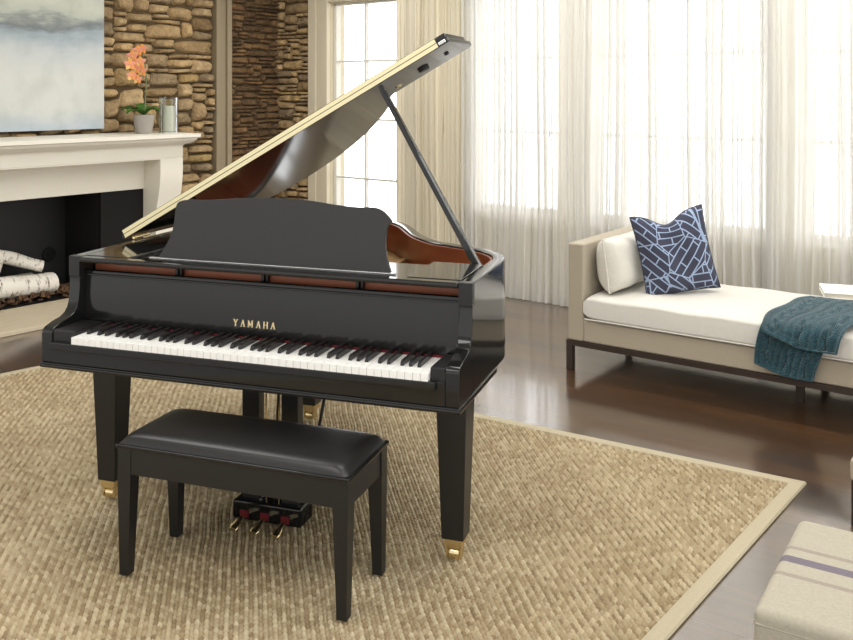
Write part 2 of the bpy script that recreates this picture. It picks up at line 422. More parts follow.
def mat_throw():
    m, nt, out = node_mat('teal_knit')
    b = N(nt, 'ShaderNodeBsdfPrincipled'); uv = N(nt, 'ShaderNodeUVMap')
    nz = N(nt, 'ShaderNodeTexNoise'); inp(nz, Scale=60., Detail=4.); nt.links.new(uv.outputs[0], nz.inputs['Vector'])
    cr = N(nt, 'ShaderNodeValToRGB'); e = cr.color_ramp.elements
    e[0].position = .3; e[0].color = lin('#173b46'); e[1].position = .7; e[1].color = lin('#28565f')
    nt.links.new(nz.outputs['Fac'], cr.inputs[0]); nt.links.new(cr.outputs[0], b.inputs['Base Color'])
    wv = N(nt, 'ShaderNodeTexWave', wave_type='BANDS', bands_direction='Y'); inp(wv, Scale=38., Distortion=3., Detail=1.); nt.links.new(uv.outputs[0], wv.inputs['Vector'])
    bp = N(nt, 'ShaderNodeBump'); inp(bp, Strength=.7, Distance=.006); nt.links.new(wv.outputs['Fac'], bp.inputs['Height']); nt.links.new(bp.outputs[0], b.inputs['Normal'])
    b.inputs['Roughness'].default_value = .95; b.inputs['Sheen Weight'].default_value = .3
    nt.links.new(b.outputs[0], out.inputs[0])
    return m
M_THROW = mat_throw()

def mat_stripe():
    m, nt, out = node_mat('striped_linen')
    b = N(nt, 'ShaderNodeBsdfPrincipled'); tc = N(nt, 'ShaderNodeTexCoord'); sx = N(nt, 'ShaderNodeSeparateXYZ'); nt.links.new(tc.outputs['Object'], sx.inputs[0])
    cr = N(nt, 'ShaderNodeValToRGB'); cr.color_ramp.interpolation = 'CONSTANT'
    mr = N(nt, 'ShaderNodeMapRange'); mr.inputs[1].default_value = 0; mr.inputs[2].default_value = .5; nt.links.new(sx.outputs[1], mr.inputs[0])
    base, faint, dark = '#b0a997', '#9a9184', '#736b74'
    st = [(0, base), (.335, faint), (.365, base), (.465, dark), (.530, base), (.600, faint), (.63, base)]
    el = cr.color_ramp.elements; el[0].position = 0; el[0].color = lin(base); el[1].position = st[1][0]; el[1].color = lin(st[1][1])
    for p, c in st[2:]:
        q = cr.color_ramp.elements.new(p); q.color = lin(c)
    nt.links.new(mr.outputs[0], cr.inputs[0])
    nz = N(nt, 'ShaderNodeTexNoise'); inp(nz, Scale=140., Detail=3.); nt.links.new(tc.outputs['Object'], nz.inputs['Vector'])
    mx = N(nt, 'ShaderNodeMix', data_type='RGBA', blend_type='MULTIPLY'); mx.inputs[0].default_value = .25
    nt.links.new(cr.outputs[0], mx.inputs[6]); nt.links.new(nz.outputs['Fac'], mx.inputs[7]); nt.links.new(mx.outputs[2], b.inputs['Base Color'])
    bp = N(nt, 'ShaderNodeBump'); inp(bp, Strength=.25, Distance=.003); nt.links.new(nz.outputs['Fac'], bp.inputs['Height']); nt.links.new(bp.outputs[0], b.inputs['Normal'])
    b.inputs['Roughness'].default_value = .9
    nt.links.new(b.outputs[0], out.inputs[0])
    return m
M_STRIPE = mat_stripe()

def mat_birch():
    m, nt, out = node_mat('birch_bark')
    b = N(nt, 'ShaderNodeBsdfPrincipled'); uv = N(nt, 'ShaderNodeUVMap')
    mp = N(nt, 'ShaderNodeMapping'); mp.inputs['Scale'].default_value = (9, 3, 1); nt.links.new(uv.outputs[0], mp.inputs[0])
    nz = N(nt, 'ShaderNodeTexNoise'); inp(nz, Scale=1.6, Detail=7., Roughness=.7); nt.links.new(mp.outputs[0], nz.inputs['Vector'])
    cr = N(nt, 'ShaderNodeValToRGB'); e = cr.color_ramp.elements
    e[0].position = .33; e[0].color = lin('#2a2622'); e[1].position = .47; e[1].color = lin('#e6e1d6')
    x = cr.color_ramp.elements.new(.40); x.color = lin('#9a9082')
    nt.links.new(nz.outputs['Fac'], cr.inputs[0]); nt.links.new(cr.outputs[0], b.inputs['Base Color'])
    b.inputs['Roughness'].default_value = .8
    nt.links.new(b.outputs[0], out.inputs[0])
    return m
M_BIRCH = mat_birch()
M_CUT = pmat('cut_wood', '#c79d5e', .8, noise=(20, .3))
M_BARKBED = pmat('bark_chips', '#5f4630', .95, noise=(60, .5))

# ------------------------------------------------------------------ setting
def structure(o, label=None):
    o['kind'] = 'structure'
    if label: o['label'] = label
    return o
mb = MB(); mb.quadgrid([[(-7, -1.5, 0), (-7, 10, 0)], [(7, -1.5, 0), (7, 10, 0)]])
fl = structure(mb.build('floor', M_FLOOR, smooth=False)); 

# --- dry-stacked stone: irregular packing on a fine grid, one rounded stone per cell group
def stone_wall(name, x0, x1, z0, z1, material, cu, cv, wmax, hmax, depth, seed, backing, holes=()):
    rnd = random.Random(seed)
    nu, nv = int(round((x1-x0)/cu)), int(round((z1-z0)/cv))
    cu, cv = (x1-x0)/nu, (z1-z0)/nv
    occ = [[False]*nv for _ in range(nu)]
    rects = []
    for j in range(nv):
        i = 0
        while i < nu:
            if occ[i][j]: i += 1; continue
            h = rnd.choices(range(1, hmax+1), [3.2, 3.6, 1.6, .8, .35][:hmax])[0]
            w = max(2, int(rnd.triangular(2, wmax, wmax*.45))) if h < 3 else rnd.randint(3, wmax)
            w = min(w, nu-i); h = min(h, nv-j)
            k = 0
            while k < w and not occ[i+k][j]: k += 1
            w = k
            if nu-i-w == 1 and not occ[nu-1][j]: w += 1
            for a in range(w):
                for b in range(h): occ[i+a][j+b] = True
            rects.append((i, j, w, h)); i += w
    mb = MB()
    for (i, j, w, h) in rects:
        xa, xb, za, zb = x0+i*cu, x0+(i+w)*cu, z0+j*cv, z0+(j+h)*cv
        g = .003
        cx, cz, hw, hh = (xa+xb)/2, (za+zb)/2, (xb-xa)/2-g/2, (zb-za)/2-g/2
        if any(hx0 < cx < hx1 and hz0 < cz < hz1 for hx0, hx1, hz0, hz1 in holes): continue
        n = 7; d = depth*rnd.uniform(.55, 1.25)
        qc = [(rnd.uniform(-.16, .05)*hw*min(1, hh/hw*1.2), rnd.uniform(-.30, .04)*hh) for _ in range(4)]; sk = rnd.uniform(-.12, .12); rt = rnd.uniform(-.05, .05); p = rnd.uniform(4., 9.)
        ph = [rnd.uniform(0, 6.28) for _ in range(6)]
        P = []
        for a in range(n+1):
            row = []
            for b in range(n+1):
                u, v = -1+2*a/n, -1+2*b/n
                # square to superellipse
                m_ = max(abs(u), abs(v))
                if m_ > 0:
                    ang = math.atan2(v, u)
                    rr = (abs(math.cos(ang))**p+abs(math.sin(ang))**p)**(-1/p)
                    uu, vv = math.cos(ang)*rr*m_, math.sin(ang)*rr*m_
                else: uu = vv = 0
                wob = 1+.06*math.sin(3*math.atan2(vv, uu)+ph[0])+.04*math.sin(5*math.atan2(vv, uu)+ph[1])
                uu *= wob; vv *= wob
                a1, b1 = (1+uu)/2, (1+vv)/2
                dx = -qc[0][0]*(1-a1)*(1-b1)+qc[1][0]*a1*(1-b1)+qc[2][0]*a1*b1-qc[3][0]*(1-a1)*b1
                dz = -qc[0][1]*(1-a1)*(1-b1)-qc[1][1]*a1*(1-b1)+qc[2][1]*a1*b1+qc[3][1]*(1-a1)*b1
                X = uu*hw+sk*vv*hh+dx; Z = vv*hh+rt*uu*hw+dz
                r_ = min(1, m_)
                y = -d*(1-r_**5.5)**.6 if r_ < 1 else .012
                y += .006*math.sin(uu*4+ph[2])*math.cos(vv*3+ph[3])*(1-r_)
                row.append((cx+X, y, cz+Z))
            P.append(row)
        mb.quadgrid(P)
    o = mb.build(name, material, ang=80)
    bk = MB(); [bk.box(*q) for q in backing]; bo = bk.build(name+'_backing', M_MORTAR, smooth=False); bo.parent = o
    return structure(o)
w = stone_wall('wall_left', -.7, 1.87, .3, 2.62, M_STONE, .033, .038, 11, 4, .05, 11, [((1.0, .012, 0), (1.87, .25, 2.7)), ((-2.2, .012, .95), (1.0, .25, 2.7)), ((-2.2, .012, 0), (-1.3, .25, .95))], holes=((-2, .98, 0, .93),))
setpose(w, FP, 0, .8)
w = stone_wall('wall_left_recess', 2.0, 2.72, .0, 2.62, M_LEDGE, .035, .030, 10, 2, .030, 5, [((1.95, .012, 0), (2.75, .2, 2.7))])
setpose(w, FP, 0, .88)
w = stone_wall('wall_back_stone', -2.80, -2.372, .0, 2.62, M_STONE, .034, .031, 9, 3, .035, 9, [((-2.95, .012, 0), (-2.36, .2, 2.7))])
setpose(w, WN, 0, .15)
# post at the end of the fireplace wall
mb = MB(); mb.box((1.872, .745, 0), (1.915, .98, 2.7), .004).box((1.915, .77, 0), (1.985, .98, 2.7), .004).box((1.985, .75, 0), (2.035, .98, 2.7), .006)
structure(setpose(mb.build('trim_1', M_POST), FP))

# --- window wall with four openings
WINS = [(-2.13, -1.37, .25, 2.19), (-.62, .10, .59, 2.19), (.345, 1.53, .59, 2.19), (1.75, 2.95, .59, 2.19)]
def wall_with_openings():
    mb = MB(); x = -2.36; y0, y1 = .15, .32
    for (a, b, z0, z1) in WINS:
        mb.box((x, y0, 0), (a, y1, 2.7)); mb.box((a, y0, 0), (b, y1, z0)); mb.box((a, y0, z1), (b, y1, 2.7)); x = b
    mb.box((x, y0, 0), (4.6, y1, 2.7))
    return mb
structure(setpose(wall_with_openings().build('wall_back', M_WALL, smooth=False), WN))
cols = [2, 2, 3, 3]; rows = [(1.70, 1.215, .725), (1.69, 1.155), (1.69, 1.155), (1.69, 1.155)]
for k, (a, b, z0, z1) in enumerate(WINS):
    e = MB(); f = .03
    for q in ((a, z0, a+f, z1), (b-f, z0, b, z1), (a, z0, b, z0+f), (a, z1-f*.6, b, z1)):
        e.box((q[0], .19, q[1]), (q[2], .245, q[3]), .003)
    n = cols[k]
    for i in range(1, n): 
        x = a+(b-a)*i/n if k else a+f/2+.335*i
        e.box((x-.009, .20, z0), (x+.009, .235, z1))
    for z in rows[k]: e.box((a, .202, z-.008), (b, .233, z+.008))
    wo = structure(setpose(e.build('window_%d' % (k+1), M_SASH), WN), )
    g = MB(); g.box((a+.01, .214, z0+.01), (b-.01, .219, z1-.01)); g.build('glass_pane', M_GLASS, wo, smooth=False)
# casing of the uncovered window, sill of the others
mb = MB()
mb.box((-2.36, .105, 0), (-2.27, .16, 2.7), .006).box((-2.27, .12, 0), (-2.22, .16, 2.7), .004).box((-2.22, .11, 0), (-2.135, .20, 2.35), .006).box((-2.22, .115, 2.20), (-1.2, .16, 2.35), .006)
mb.box((-1.37, .115, 0), (-1.25, .2, 2.35), .006)
structure(setpose(mb.build('trim_2', M_TRIM), WN))
mb = MB()
for (a, b, z0, z1) in WINS[1:]:
    mb.box((a-.06, .09, z0-.03), (b+.06, .2, z0), .006); mb.box((a-.07, .13, z0), (a, .16, z1+.1), .004); mb.box((b, .13, z0), (b+.07, .16, z1+.1), .004)
structure(setpose(mb.build('trim_3', M_TRIM), WN))
mb = MB(); mb.box((-1.24, .13, 0), (4.6, .16, .12), .004); structure(setpose(mb.build('baseboard_back', M_TRIM), WN))

# --- curtains
def curtain(name, x0, x1, mtl, seed, label, wl=.060, amp=.016, y=0.):
    rnd = random.Random(seed); n = int((x1-x0)/.0075); nz = 9
    ph, t = [], 0
    ks = [rnd.uniform(.6, 1.5) for _ in range(200)]; am = [rnd.uniform(.45, 1.25) for _ in range(200)]
    verts, uvs = [], []
    for i in range(n+1):
        x = x0+(x1-x0)*i/n
        t += (x1-x0)/n/wl*ks[int((x-x0)/wl*.8)]
        a = am[int(t) % 200]*(1-t % 1)+am[(int(t)+1) % 200]*(t % 1)
        for j in range(nz+1):
            z = .006+2.66*j/nz
            fl = 1+.25*math.sin(j*.9+t*.5)*(1-j/nz)
            y = amp*a*fl*math.sin(2*math.pi*t)+.010*math.sin(2*math.pi*t*2.3+1)+.008*math.sin(x*9+j*.35)
            verts.append((x+.018*a*math.sin(4*math.pi*t+.6)+.01*math.sin(j*.7+x*6)*(1-j/nz), y, z)); uvs.append(((x-x0), z))
    faces = [(i*(nz+1)+j, (i+1)*(nz+1)+j, (i+1)*(nz+1)+j+1, i*(nz+1)+j+1) for i in range(n) for j in range(nz)]
    me = bpy.data.meshes.new(name); me.from_pydata(verts, [], faces)
    ul = me.uv_layers.new(name='UVMap')
    for l in me.loops: ul.data[l.index].uv = uvs[l.vertex_index]
    o = link(name, me, mtl, ang=180)
    setpose(o, WN, 0, y)
    return tag(o, label, 'curtain', 'floor length window curtains')
curtain('curtain', -1.285, -.58, M_SHEERC, 1, 'cream floor-length curtain panel edging the one bare window', wl=.068, amp=.018, y=.035)
curtain('curtain', -.64, .40, M_SHEER, 2, 'sheer white curtain panel hanging behind the piano lid prop, beside the cream panel', y=-.04)
curtain('curtain', .30, 1.68, M_SHEER, 3, 'sheer white curtain panel hanging behind the navy patterned pillow', y=.04)
curtain('curtain', 1.58, 3.1, M_SHEER, 4, 'sheer white curtain panel hanging behind the book and teal throw', y=-.04)

mb = MB().box((-7, -1.0, 2.7), (7, 10, 2.78)); structure(mb.build('ceiling', pmat('ceiling_paint', '#efece4', .8), smooth=False))

# ------------------------------------------------------------------ fireplace
fp = setpose(tag(empty('fireplace'), 'white mantelpiece with black firebox and pale stone hearth on stone wall', 'fireplace'), FP)
XL, XR = -1.75, 1.231
mb = MB()   # shelf with a flaring crown beneath
prof = [(.20, 1.143), (.20, 1.118), (.215, 1.112), (.225, 1.095), (.255, 1.075), (.285, 1.066), (.296, 1.06), (.30, 1.05)]
rows_ = []
for (y, z) in prof:
    o_ = .30-y
    rows_.append([(XL-o_, .79, z), (XL-o_, y, z), (XR+o_*.85, y, z), (XR+o_*.85, .79, z)])
mb.quadgrid(rows_); V = rows_[0]
mb.quadgrid([[V[0], V[3]], [V[1], V[2]]])
mb.build('mantel_shelf', M_MANTEL, fp, ang=25)
mb = MB().box((XL, .30, .972), (XR, .80, 1.052), .003).box((XL+.004, .304, .962), (XR-.004, .8, .974), .002); mb.build('header', M_MANTEL, fp)
mb = MB().box((XL+.19, .50, .742), (1.04, .8, .97), .003); mb.build('frieze', M_MANTEL, fp)
for xa, xb in ((1.04, XR), (XL, XL+.19)):
    mb = MB()
    # pilaster with a bracket profile: it swells forward under the header
    pr = [(.30, .965), (.30, .86), (.308, .78), (.325, .70), (.345, .62), (.355, .5), (.36, .03), (.8, .03), (.8, .965)]
    mb.prism(pr, xa, xb, lambda y, z, x: (x, y, z), .003); mb.build('pilaster', M_MANTEL, fp)
for xa, xb in ((.70, 1.04), (XL+.19, -1.25)):
    mb = MB().box((xa, .515, .03), (xb, .56, .745), .002); mb.build('surround_slab', M_GRANITE, fp)
mb = MB().box((-1.25, 1.0, .03), (.70, 1.04, .78)).box((-1.29, .56, .03), (-1.25, 1.04, .78)).box((.70, .56, .03), (.74, 1.04, .78)).box((-1.25, .505, .745), (.7, 1.04, .78)).box((-1.25, .56, .012), (.7, 1.04, .03))
mb.build('firebox', M_FIREBLK, fp, smooth=False)
mb = MB().lathe([(.05, 0), (.054, -.006), (.05, -.012), (.036, -.012), (.032, -.006), (.014, -.006), (.012, -.014), (.0, -.016)], 24, (.573, .998, .268), 'y'); mb.build('cast_medallion', M_GRANITE, fp)
mb = MB().box((-1.95, 0, 0), (1.42, .60, .03), .006); mb.build('hearth', M_HEARTH, fp)
# bark chip bed
vs, fs = [], []; rnd = random.Random(3)
mb = MB()
for k in range(520):
    x, y = rnd.uniform(-.75, .62), rnd.uniform(.60, .97)
    s_ = rnd.uniform(.012, .026)
    M_ = Matrix.Translation((x, y, .03+rnd.uniform(.006, .05)))@Matrix.Rotation(rnd.uniform(0, 6.3), 4, (rnd.random(), rnd.random(), rnd.random()))
    mb.box((-s_, -s_*.6, -s_*.25), (s_, s_*.6, s_*.25), 0, M=M_)
bed = mb.build('bark_mulch', M_BARKBED, smooth=False); setpose(bed, FP); tag(bed, 'brown bark chips spread under the logs in the firebox', 'mulch', kind='stuff')
def log(p, q, r, label, seed):
    rnd = random.Random(seed); p, q = Vector(p), Vector(q); d = (q-p); L = d.length; d.normalize()
    up = d.orthogonal().normalized(); s_ = d.cross(up); n, m_ = 14, 12
    base = FP.w(p.x, p.y, p.z); root = empty('birch_log', base, FP.th)
    verts, uvs, faces = [], [], []
    kn = [rnd.uniform(0, 6.28) for _ in range(4)]
    for i in range(n+1):
        t = i/n; c = d*(t*L)+up*.012*math.sin(t*4+kn[0])
        for k in range(m_):
            a = 2*math.pi*k/m_; rr = r*(1+.07*math.sin(2*a+kn[1]+t*3)+.05*math.sin(t*9+kn[2]))*(1 if .02 < t < .98 else .93)
            verts.append(c+(up*math.cos(a)+s_*math.sin(a))*rr); uvs.append((t*L*3, k/m_))
    for i in range(n):
        for k in range(m_): faces.append((i*m_+k, i*m_+(k+1) % m_, (i+1)*m_+(k+1) % m_, (i+1)*m_+k))
    me = bpy.data.meshes.new('bark'); me.from_pydata([tuple(v) for v in verts], [], faces)
    ul = me.uv_layers.new(name='UVMap')
    for l in me.loops: ul.data[l.index].uv = uvs[l.vertex_index]
    link('bark', me, M_BIRCH, root, ang=180)
    for e_, i in ((0, 0), (1, n)):
        mb = MB(); c = d*(L*e_)+up*.012*math.sin(e_*4+kn[0]); off = d*(-.004 if e_ == 0 else .004)
        ring = [mb.bm.verts.new(Vector(verts[i*m_+k])*1) for k in range(m_)]; cv_ = mb.bm.verts.new(c+off)
        for k in range(m_): mb.bm.faces.new((ring[k], ring[(k+1) % m_], cv_))
        mb.build('cut_end', M_CUT, root, smooth=False)
    return tag(root, label, 'log', 'birch logs in the fireplace')
log((-.12, .68, .135), (.455, .72, .135), .068, 'thick white birch log lying lowest along the front of the firebox', 1)
log((-.6, .70, .13), (-.16, .70, .13), .062, 'white birch log beyond the sawn end of the thick front log', 2)
log((-.5, .90, .12), (.40, .92, .12), .062, 'white birch log lying behind the thick front log', 3)
log((.40, .76, .245), (.10, .86, .335), .042, 'slim birch log sloping down over the front log', 4)
log((.02, .68, .235), (.17, .92, .32), .038, 'short birch log laid across the others, pointing into the firebox', 5)
log((-.25, .72, .245), (.06, .80, .30), .045, 'charred-looking birch log on top beside the crossing piece', 6)

# --- painting over the mantel
pt = setpose(tag(empty('painting'), 'large unframed abstract canvas in pale grey and blue above the mantel', 'painting'), FP, 0, .71, 1.180)
a0, a1, hh = -1.1, .84, 1.08
mb = MB().box((a0+.001, 0, .001), (a1-.001, .034, hh-.001), .002); mb.build('canvas_edge', pmat('canvas_white', '#e4e4de', .7), pt)
me = bpy.data.meshes.new('canvas_face'); me.from_pydata([(a0, -.001, 0), (a1, -.001, 0), (a1, -.001, hh), (a0, -.001, hh)], [], [(0, 1, 2, 3)])
ul = me.uv_layers.new(name='UVMap')
for i, uv in enumerate(((0, 0), (1, 0), (1, 1), (0, 1))): ul.data[i].uv = uv
link('canvas_face', me, M_PAINT, pt, smooth=False)

# --- orchid
orc = setpose(tag(empty('potted_orchid'), 'orange-pink orchid with dark green leaves in a ribbed grey pot on the mantel', 'plant'), FP, 1.035, .50, 1.143)
mb = MB(); n = 40; rings = []
for (r, z) in [(.0, .002), (.052, .0), (.056, .004), (.066, .06), (.074, .122), (.077, .136), (.074, .138), (.069, .13), (.0, .118)]:
    rings.append([(r*(1+.025*math.cos(20*2*math.pi*k/n*1.0) if .01 < z < .125 else r/1 if False else r)*1.0*math.cos(2*math.pi*k/n) if False else (r*(1+(.03*(k % 2) if .003 < z < .125 else 0)))*math.cos(2*math.pi*k/n), (r*(1+(.03*(k % 2) if .003 < z < .125 else 0)))*math.sin(2*math.pi*k/n), z) for k in range(n)])
mb.quadgrid(rings, closed_v=True); mb.build('pot', M_CERAM, orc)
def leaf(ang, L, w_, rise, droop):
    mb = MB(); P = []
    for i in range(9):
        t = i/8; r = L*t; z = .13+rise*math.sin(t*2.2)-droop*t*t
        ww = w_*math.sin(math.pi*min(1, t*.93+.07))**.7
        P.append([(math.cos(ang)*r-math.sin(ang)*ww*s_, math.sin(ang)*r+math.cos(ang)*ww*s_, z+abs(s_)*.012) for s_ in (-1, -.5, 0, .5, 1)])
    Q = [[(p[0], p[1], p[2]-.003) for p in row] for row in P]
    mb.quadgrid(P); mb.quadgrid(Q)
    mb.build('leaf', M_LEAF, orc, ang=180)
for a, L, w_, ri, dr in ((R(150), .16, .042, .07, .02), (R(195), .18, .045, .055, .03), (R(20), .12, .04, .07, .02), (R(-60), .12, .042, .06, .02), (R(90), .10, .036, .08, 0)): leaf(a-FP.th*0, L, w_, ri, dr)
stem = catmull([(0, 0, .12), (.015, 0, .28), (.02, 0, .42), (.0, 0, .54), (-.05, -.01, .60), (-.10, -.02, .585), (-.13, -.02, .52)], 6)
mb = MB().tube(stem, .004, 6); mb.build('stem', M_STEM, orc)
mb = MB().tube([(.02, .01, .12), (.024, .01, .44)], .003, 6); mb.build('stake', M_STEM, orc)
def flower(c, s_, yaw, pitch):
    mb = MB()
    for k in range(5):
        a = 2*math.pi*k/5+math.pi/2; P = []
        for i in range(5):
            t = i/4; ww = .42*math.sin(math.pi*(.12+.84*t))
            P.append([Vector((math.cos(a)*t-math.sin(a)*ww*q, -.15*(t*t)+.1*q*q, math.sin(a)*t+math.cos(a)*ww*q))*s_ for q in (-1, 0, 1)])
        mb.quadgrid(P)
    mb.lathe([(.0, -.35), (.12, -.3), (.2, -.1), (.1, .05)], 8, (0, 0, 0), 'y') if False else mb.tube([Vector((0, -.05, 0))*s_, Vector((0, -.4, -.12))*s_], [s_*.16, s_*.08], 6)
    mb.xf(Matrix.Translation(c)@Matrix.Rotation(yaw, 4, 'Z')@Matrix.Rotation(pitch, 4, 'X')); mb.build('blossom', M_PETAL, orc, ang=180)
for c, s_, yw, p_ in (((-.03, -.02, .615), .045, -.6, .2), ((-.075, -.035, .60), .048, -.9, -.1), ((-.115, -.03, .56), .05, -.7, .2), ((-.14, -.04, .50), .05, -.5, 0), ((-.10, -.045, .47), .048, -1.0, .1), ((-.06, -.04, .52), .05, -.4, .2), ((-.125, -.035, .42), .045, -.8, -.2), ((-.08, -.04, .395), .04, -.6, .1), ((-.04, -.035, .455), .045, -.9, 0)):
    flower(c, s_*.86, yw, p_)

# --- hurricane candle
hg = setpose(tag(empty('hurricane_glass'), 'clear glass cylinder around the white candle on the mantel end', 'candle holder'), FP, 1.225, .47, 1.143)
mb = MB().lathe([(.0, .0), (.066, .0), (.07, .004), (.071, .26), (.068, .262), (.066, .258), (.064, .010), (.0, .008)], 32); mb.build('glass_cylinder', M_HURR, hg, ang=30)
mb = MB().lathe([(.0665, .0), (.0715, .002), (.0715, .007), (.0665, .008)], 32); mb.build('base_ring', M_STEEL, hg)
cd = setpose(tag(empty('pillar_candle'), 'white pillar candle inside the glass cylinder on the mantel', 'candle'), FP, 1.225, .47, 1.1525)
mb = MB().lathe([(.0, .0), (.043, .0), (.045, .003), (.045, .185), (.042, .19), (.03, .187), (.0, .183)], 28); mb.build('wax', M_WAX, cd)
mb = MB().tube([(0, 0, .183), (.001, 0, .205)], .0015, 5); mb.build('wick', M_DARKWOOD, cd)

# ------------------------------------------------------------------ rug
A_, B_, Cc, D_ = Vector((1.403, 3.437)), Vector((-1.60, 5.30)), Vector((-4.05, 2.94)), Vector((-.70, .765))
rug = empty('area_rug', (A_.x, A_.y, 0)); tag(rug, 'woven straw-coloured seagrass rug with cream binding under the piano', 'rug')
def rug_field():
    cell = .0168; bw = .045
    Lu = (B_-A_).length; Lv = (D_-A_).length
    nu, nv = int(Lu/cell), int(Lv/cell); S = 4
    U = np.linspace(bw/Lu, 1-bw/Lu, nu*S+1); Vv = np.linspace(bw/Lv, 1-bw/Lv, nv*S+1)
    uu, vv = np.meshgrid(U, Vv, indexing='ij')
    P = [(np.array(p)-np.array(A_)) for p in (A_, B_, Cc, D_)]
    X = sum(w_*p[0] for w_, p in zip(((1-uu)*(1-vv), uu*(1-vv), uu*vv, (1-uu)*vv), P))
    Y = sum(w_*p[1] for w_, p in zip(((1-uu)*(1-vv), uu*(1-vv), uu*vv, (1-uu)*vv), P))
    ci = np.arange(nu*S+1)/S; cj = np.arange(nv*S+1)/S
    CI, CJ = np.meshgrid(ci, cj, indexing='ij')
    fi, fj = CI % 1, CJ % 1; par = (np.floor(CI)+np.floor(CJ)) % 2
    bi, bj = np.sin(np.pi*fi), np.sin(np.pi*fj)
    over = np.where(par == 0, bj**.95*bi**.42, .82*bi**.95*bj**.42)
    rs = np.random.RandomState(2)
    Z = .002+.0155*over*(.85+.3*rs.rand(*over.shape))
    X = X+.0018*np.sin(uu*41+3*np.sin(vv*23)); Y = Y+.0018*np.sin(vv*37+3*np.sin(uu*29))
    co = np.stack([X, Y, Z], -1).reshape(-1, 3)
    n1, n2 = X.shape
    idx = np.arange(n1*n2).reshape(n1, n2)
    q = np.stack([idx[:-1, :-1], idx[1:, :-1], idx[1:, 1:], idx[:-1, 1:]], -1).reshape(-1, 4)[:, ::-1]
    me = bpy.data.meshes.new('woven_field')
    me.vertices.add(len(co)); me.vertices.foreach_set('co', co.astype(np.float32).ravel())
    me.loops.add(q.size); me.loops.foreach_set('vertex_index', q.astype(np.int32).ravel())
    me.polygons.add(len(q)); me.polygons.foreach_set('loop_start', np.arange(0, q.size, 4, dtype=np.int32))
    me.update(calc_edges=True)
    ul = me.uv_layers.new(name='UVMap')
    uvv = np.stack([CI, CJ], -1).reshape(-1, 2)
    # nudge inside the face's own cell so a tone never straddles two strands
    cen = uvv[q].mean(1, keepdims=True)
    uvq = uvv[q]*.98+cen*.02
    ul.data.foreach_set('uv', uvq.astype(np.float32).ravel())
    me.polygons.foreach_set('use_smooth', np.ones(len(q), dtype=bool))
    me.materials.append(M_WEAVE); me.validate()
    o = bpy.data.objects.new('woven_field', me); COL.objects.link(o); o.parent = rug
rug_field()
def rug_border():
    mb = MB(); Q = [A_-A_, B_-A_, Cc-A_, D_-A_]; c = sum(Q, Vector((0, 0)))/4
    def inset(d):
        out = []
        for i in range(4):
            p, a, b = Q[i], Q[i-1], Q[(i+1) % 4]
            e1 = (a-p).normalized(); e2 = (b-p).normalized()
            s_ = abs(e1.x*e2.y-e1.y*e2.x)
            out.append(p+(e1+e2)*(d/s_))
        return out
    rings = []
    for d, z in ((0, .001), (-.002, .006), (.002, .013), (.03, .015), (.047, .013), (.052, .005)):
        rings.append([(p.x, p.y, z) for p in inset(d)])
    mb.quadgrid(rings, closed_v=True); mb.build('binding', M_BORDER, rug, ang=50)
rug_border()

# ------------------------------------------------------------------ grand piano
ZT = .887; W2 = .722
pn = setpose(tag(empty('grand_piano'), 'polished black grand piano with its lid propped open, standing on the seagrass rug', 'piano'), PN)
knots = [(.722, .50), (.716, .57), (.69, .635), (.64, .70), (.575, .748), (.48, .795), (.39, .845), (.286, .965), (.20, 1.11), (.126, 1.225), (.02, 1.33), (-.12, 1.42), (-.27, 1.47), (-.42, 1.49), (-.57, 1.475), (-.67, 1.41), (-.722, 1.29)]
curve2 = [Vector((p[0], p[1])) for p in catmull([(a, b, 0) for a, b in knots], 5)]
outer = [Vector((.722, .137)), Vector((.722, .25)), Vector((.722, .38))]+curve2+[Vector((-.722, 1.0)), Vector((-.722, .6)), Vector((-.722, .137))]
inner = offset2(outer, .042); inner2 = offset2(outer, .0425); inner3 = offset2(outer, .052)
inner[0] = Vector((.68, .137)); inner[-1] = Vector((-.68, .137))
def ribbon(mb, pa, pb, z0, z1, rd=.004):
    """closed wall section between two plan paths, with softened top edges"""
    rows_ = []
    for a, b in zip(pa, pb):
        d = (b-a).normalized()*rd
        rows_.append([(a.x, a.y, z0), (a.x, a.y, z1-rd), (a.x+d.x*.3, a.y+d.y*.3, z1-rd*.3), (a.x+d.x, a.y+d.y, z1), (b.x-d.x, b.y-d.y, z1), (b.x, b.y, z1-rd), (b.x, b.y, z0)])
    V = mb.quadgrid(rows_, closed_v=True)
    mb.bm.faces.new(V[0]); mb.bm.faces.new(V[-1][::-1])
mb = MB(); ribbon(mb, outer, inner, .558, ZT); mb.build('case_rim', M_BLACK, pn, ang=50)
mb = MB(); ribbon(mb, inner2[2:-2], inner3[2:-2], .70, ZT-.006, .002); mb.build('inner_rim', M_COPPER, pn, ang=50)
poly = [tuple(p) for p in inner2[1:-1]]
mb = MB().prism(poly, .60, .70); mb.build('soundboard', M_SOUND, pn, smooth=False)
mb = MB().prism([tuple(p) for p in offset2(outer, .01)], .559, .575); mb.build('bottom_board', M_SATIN, pn, smooth=False)
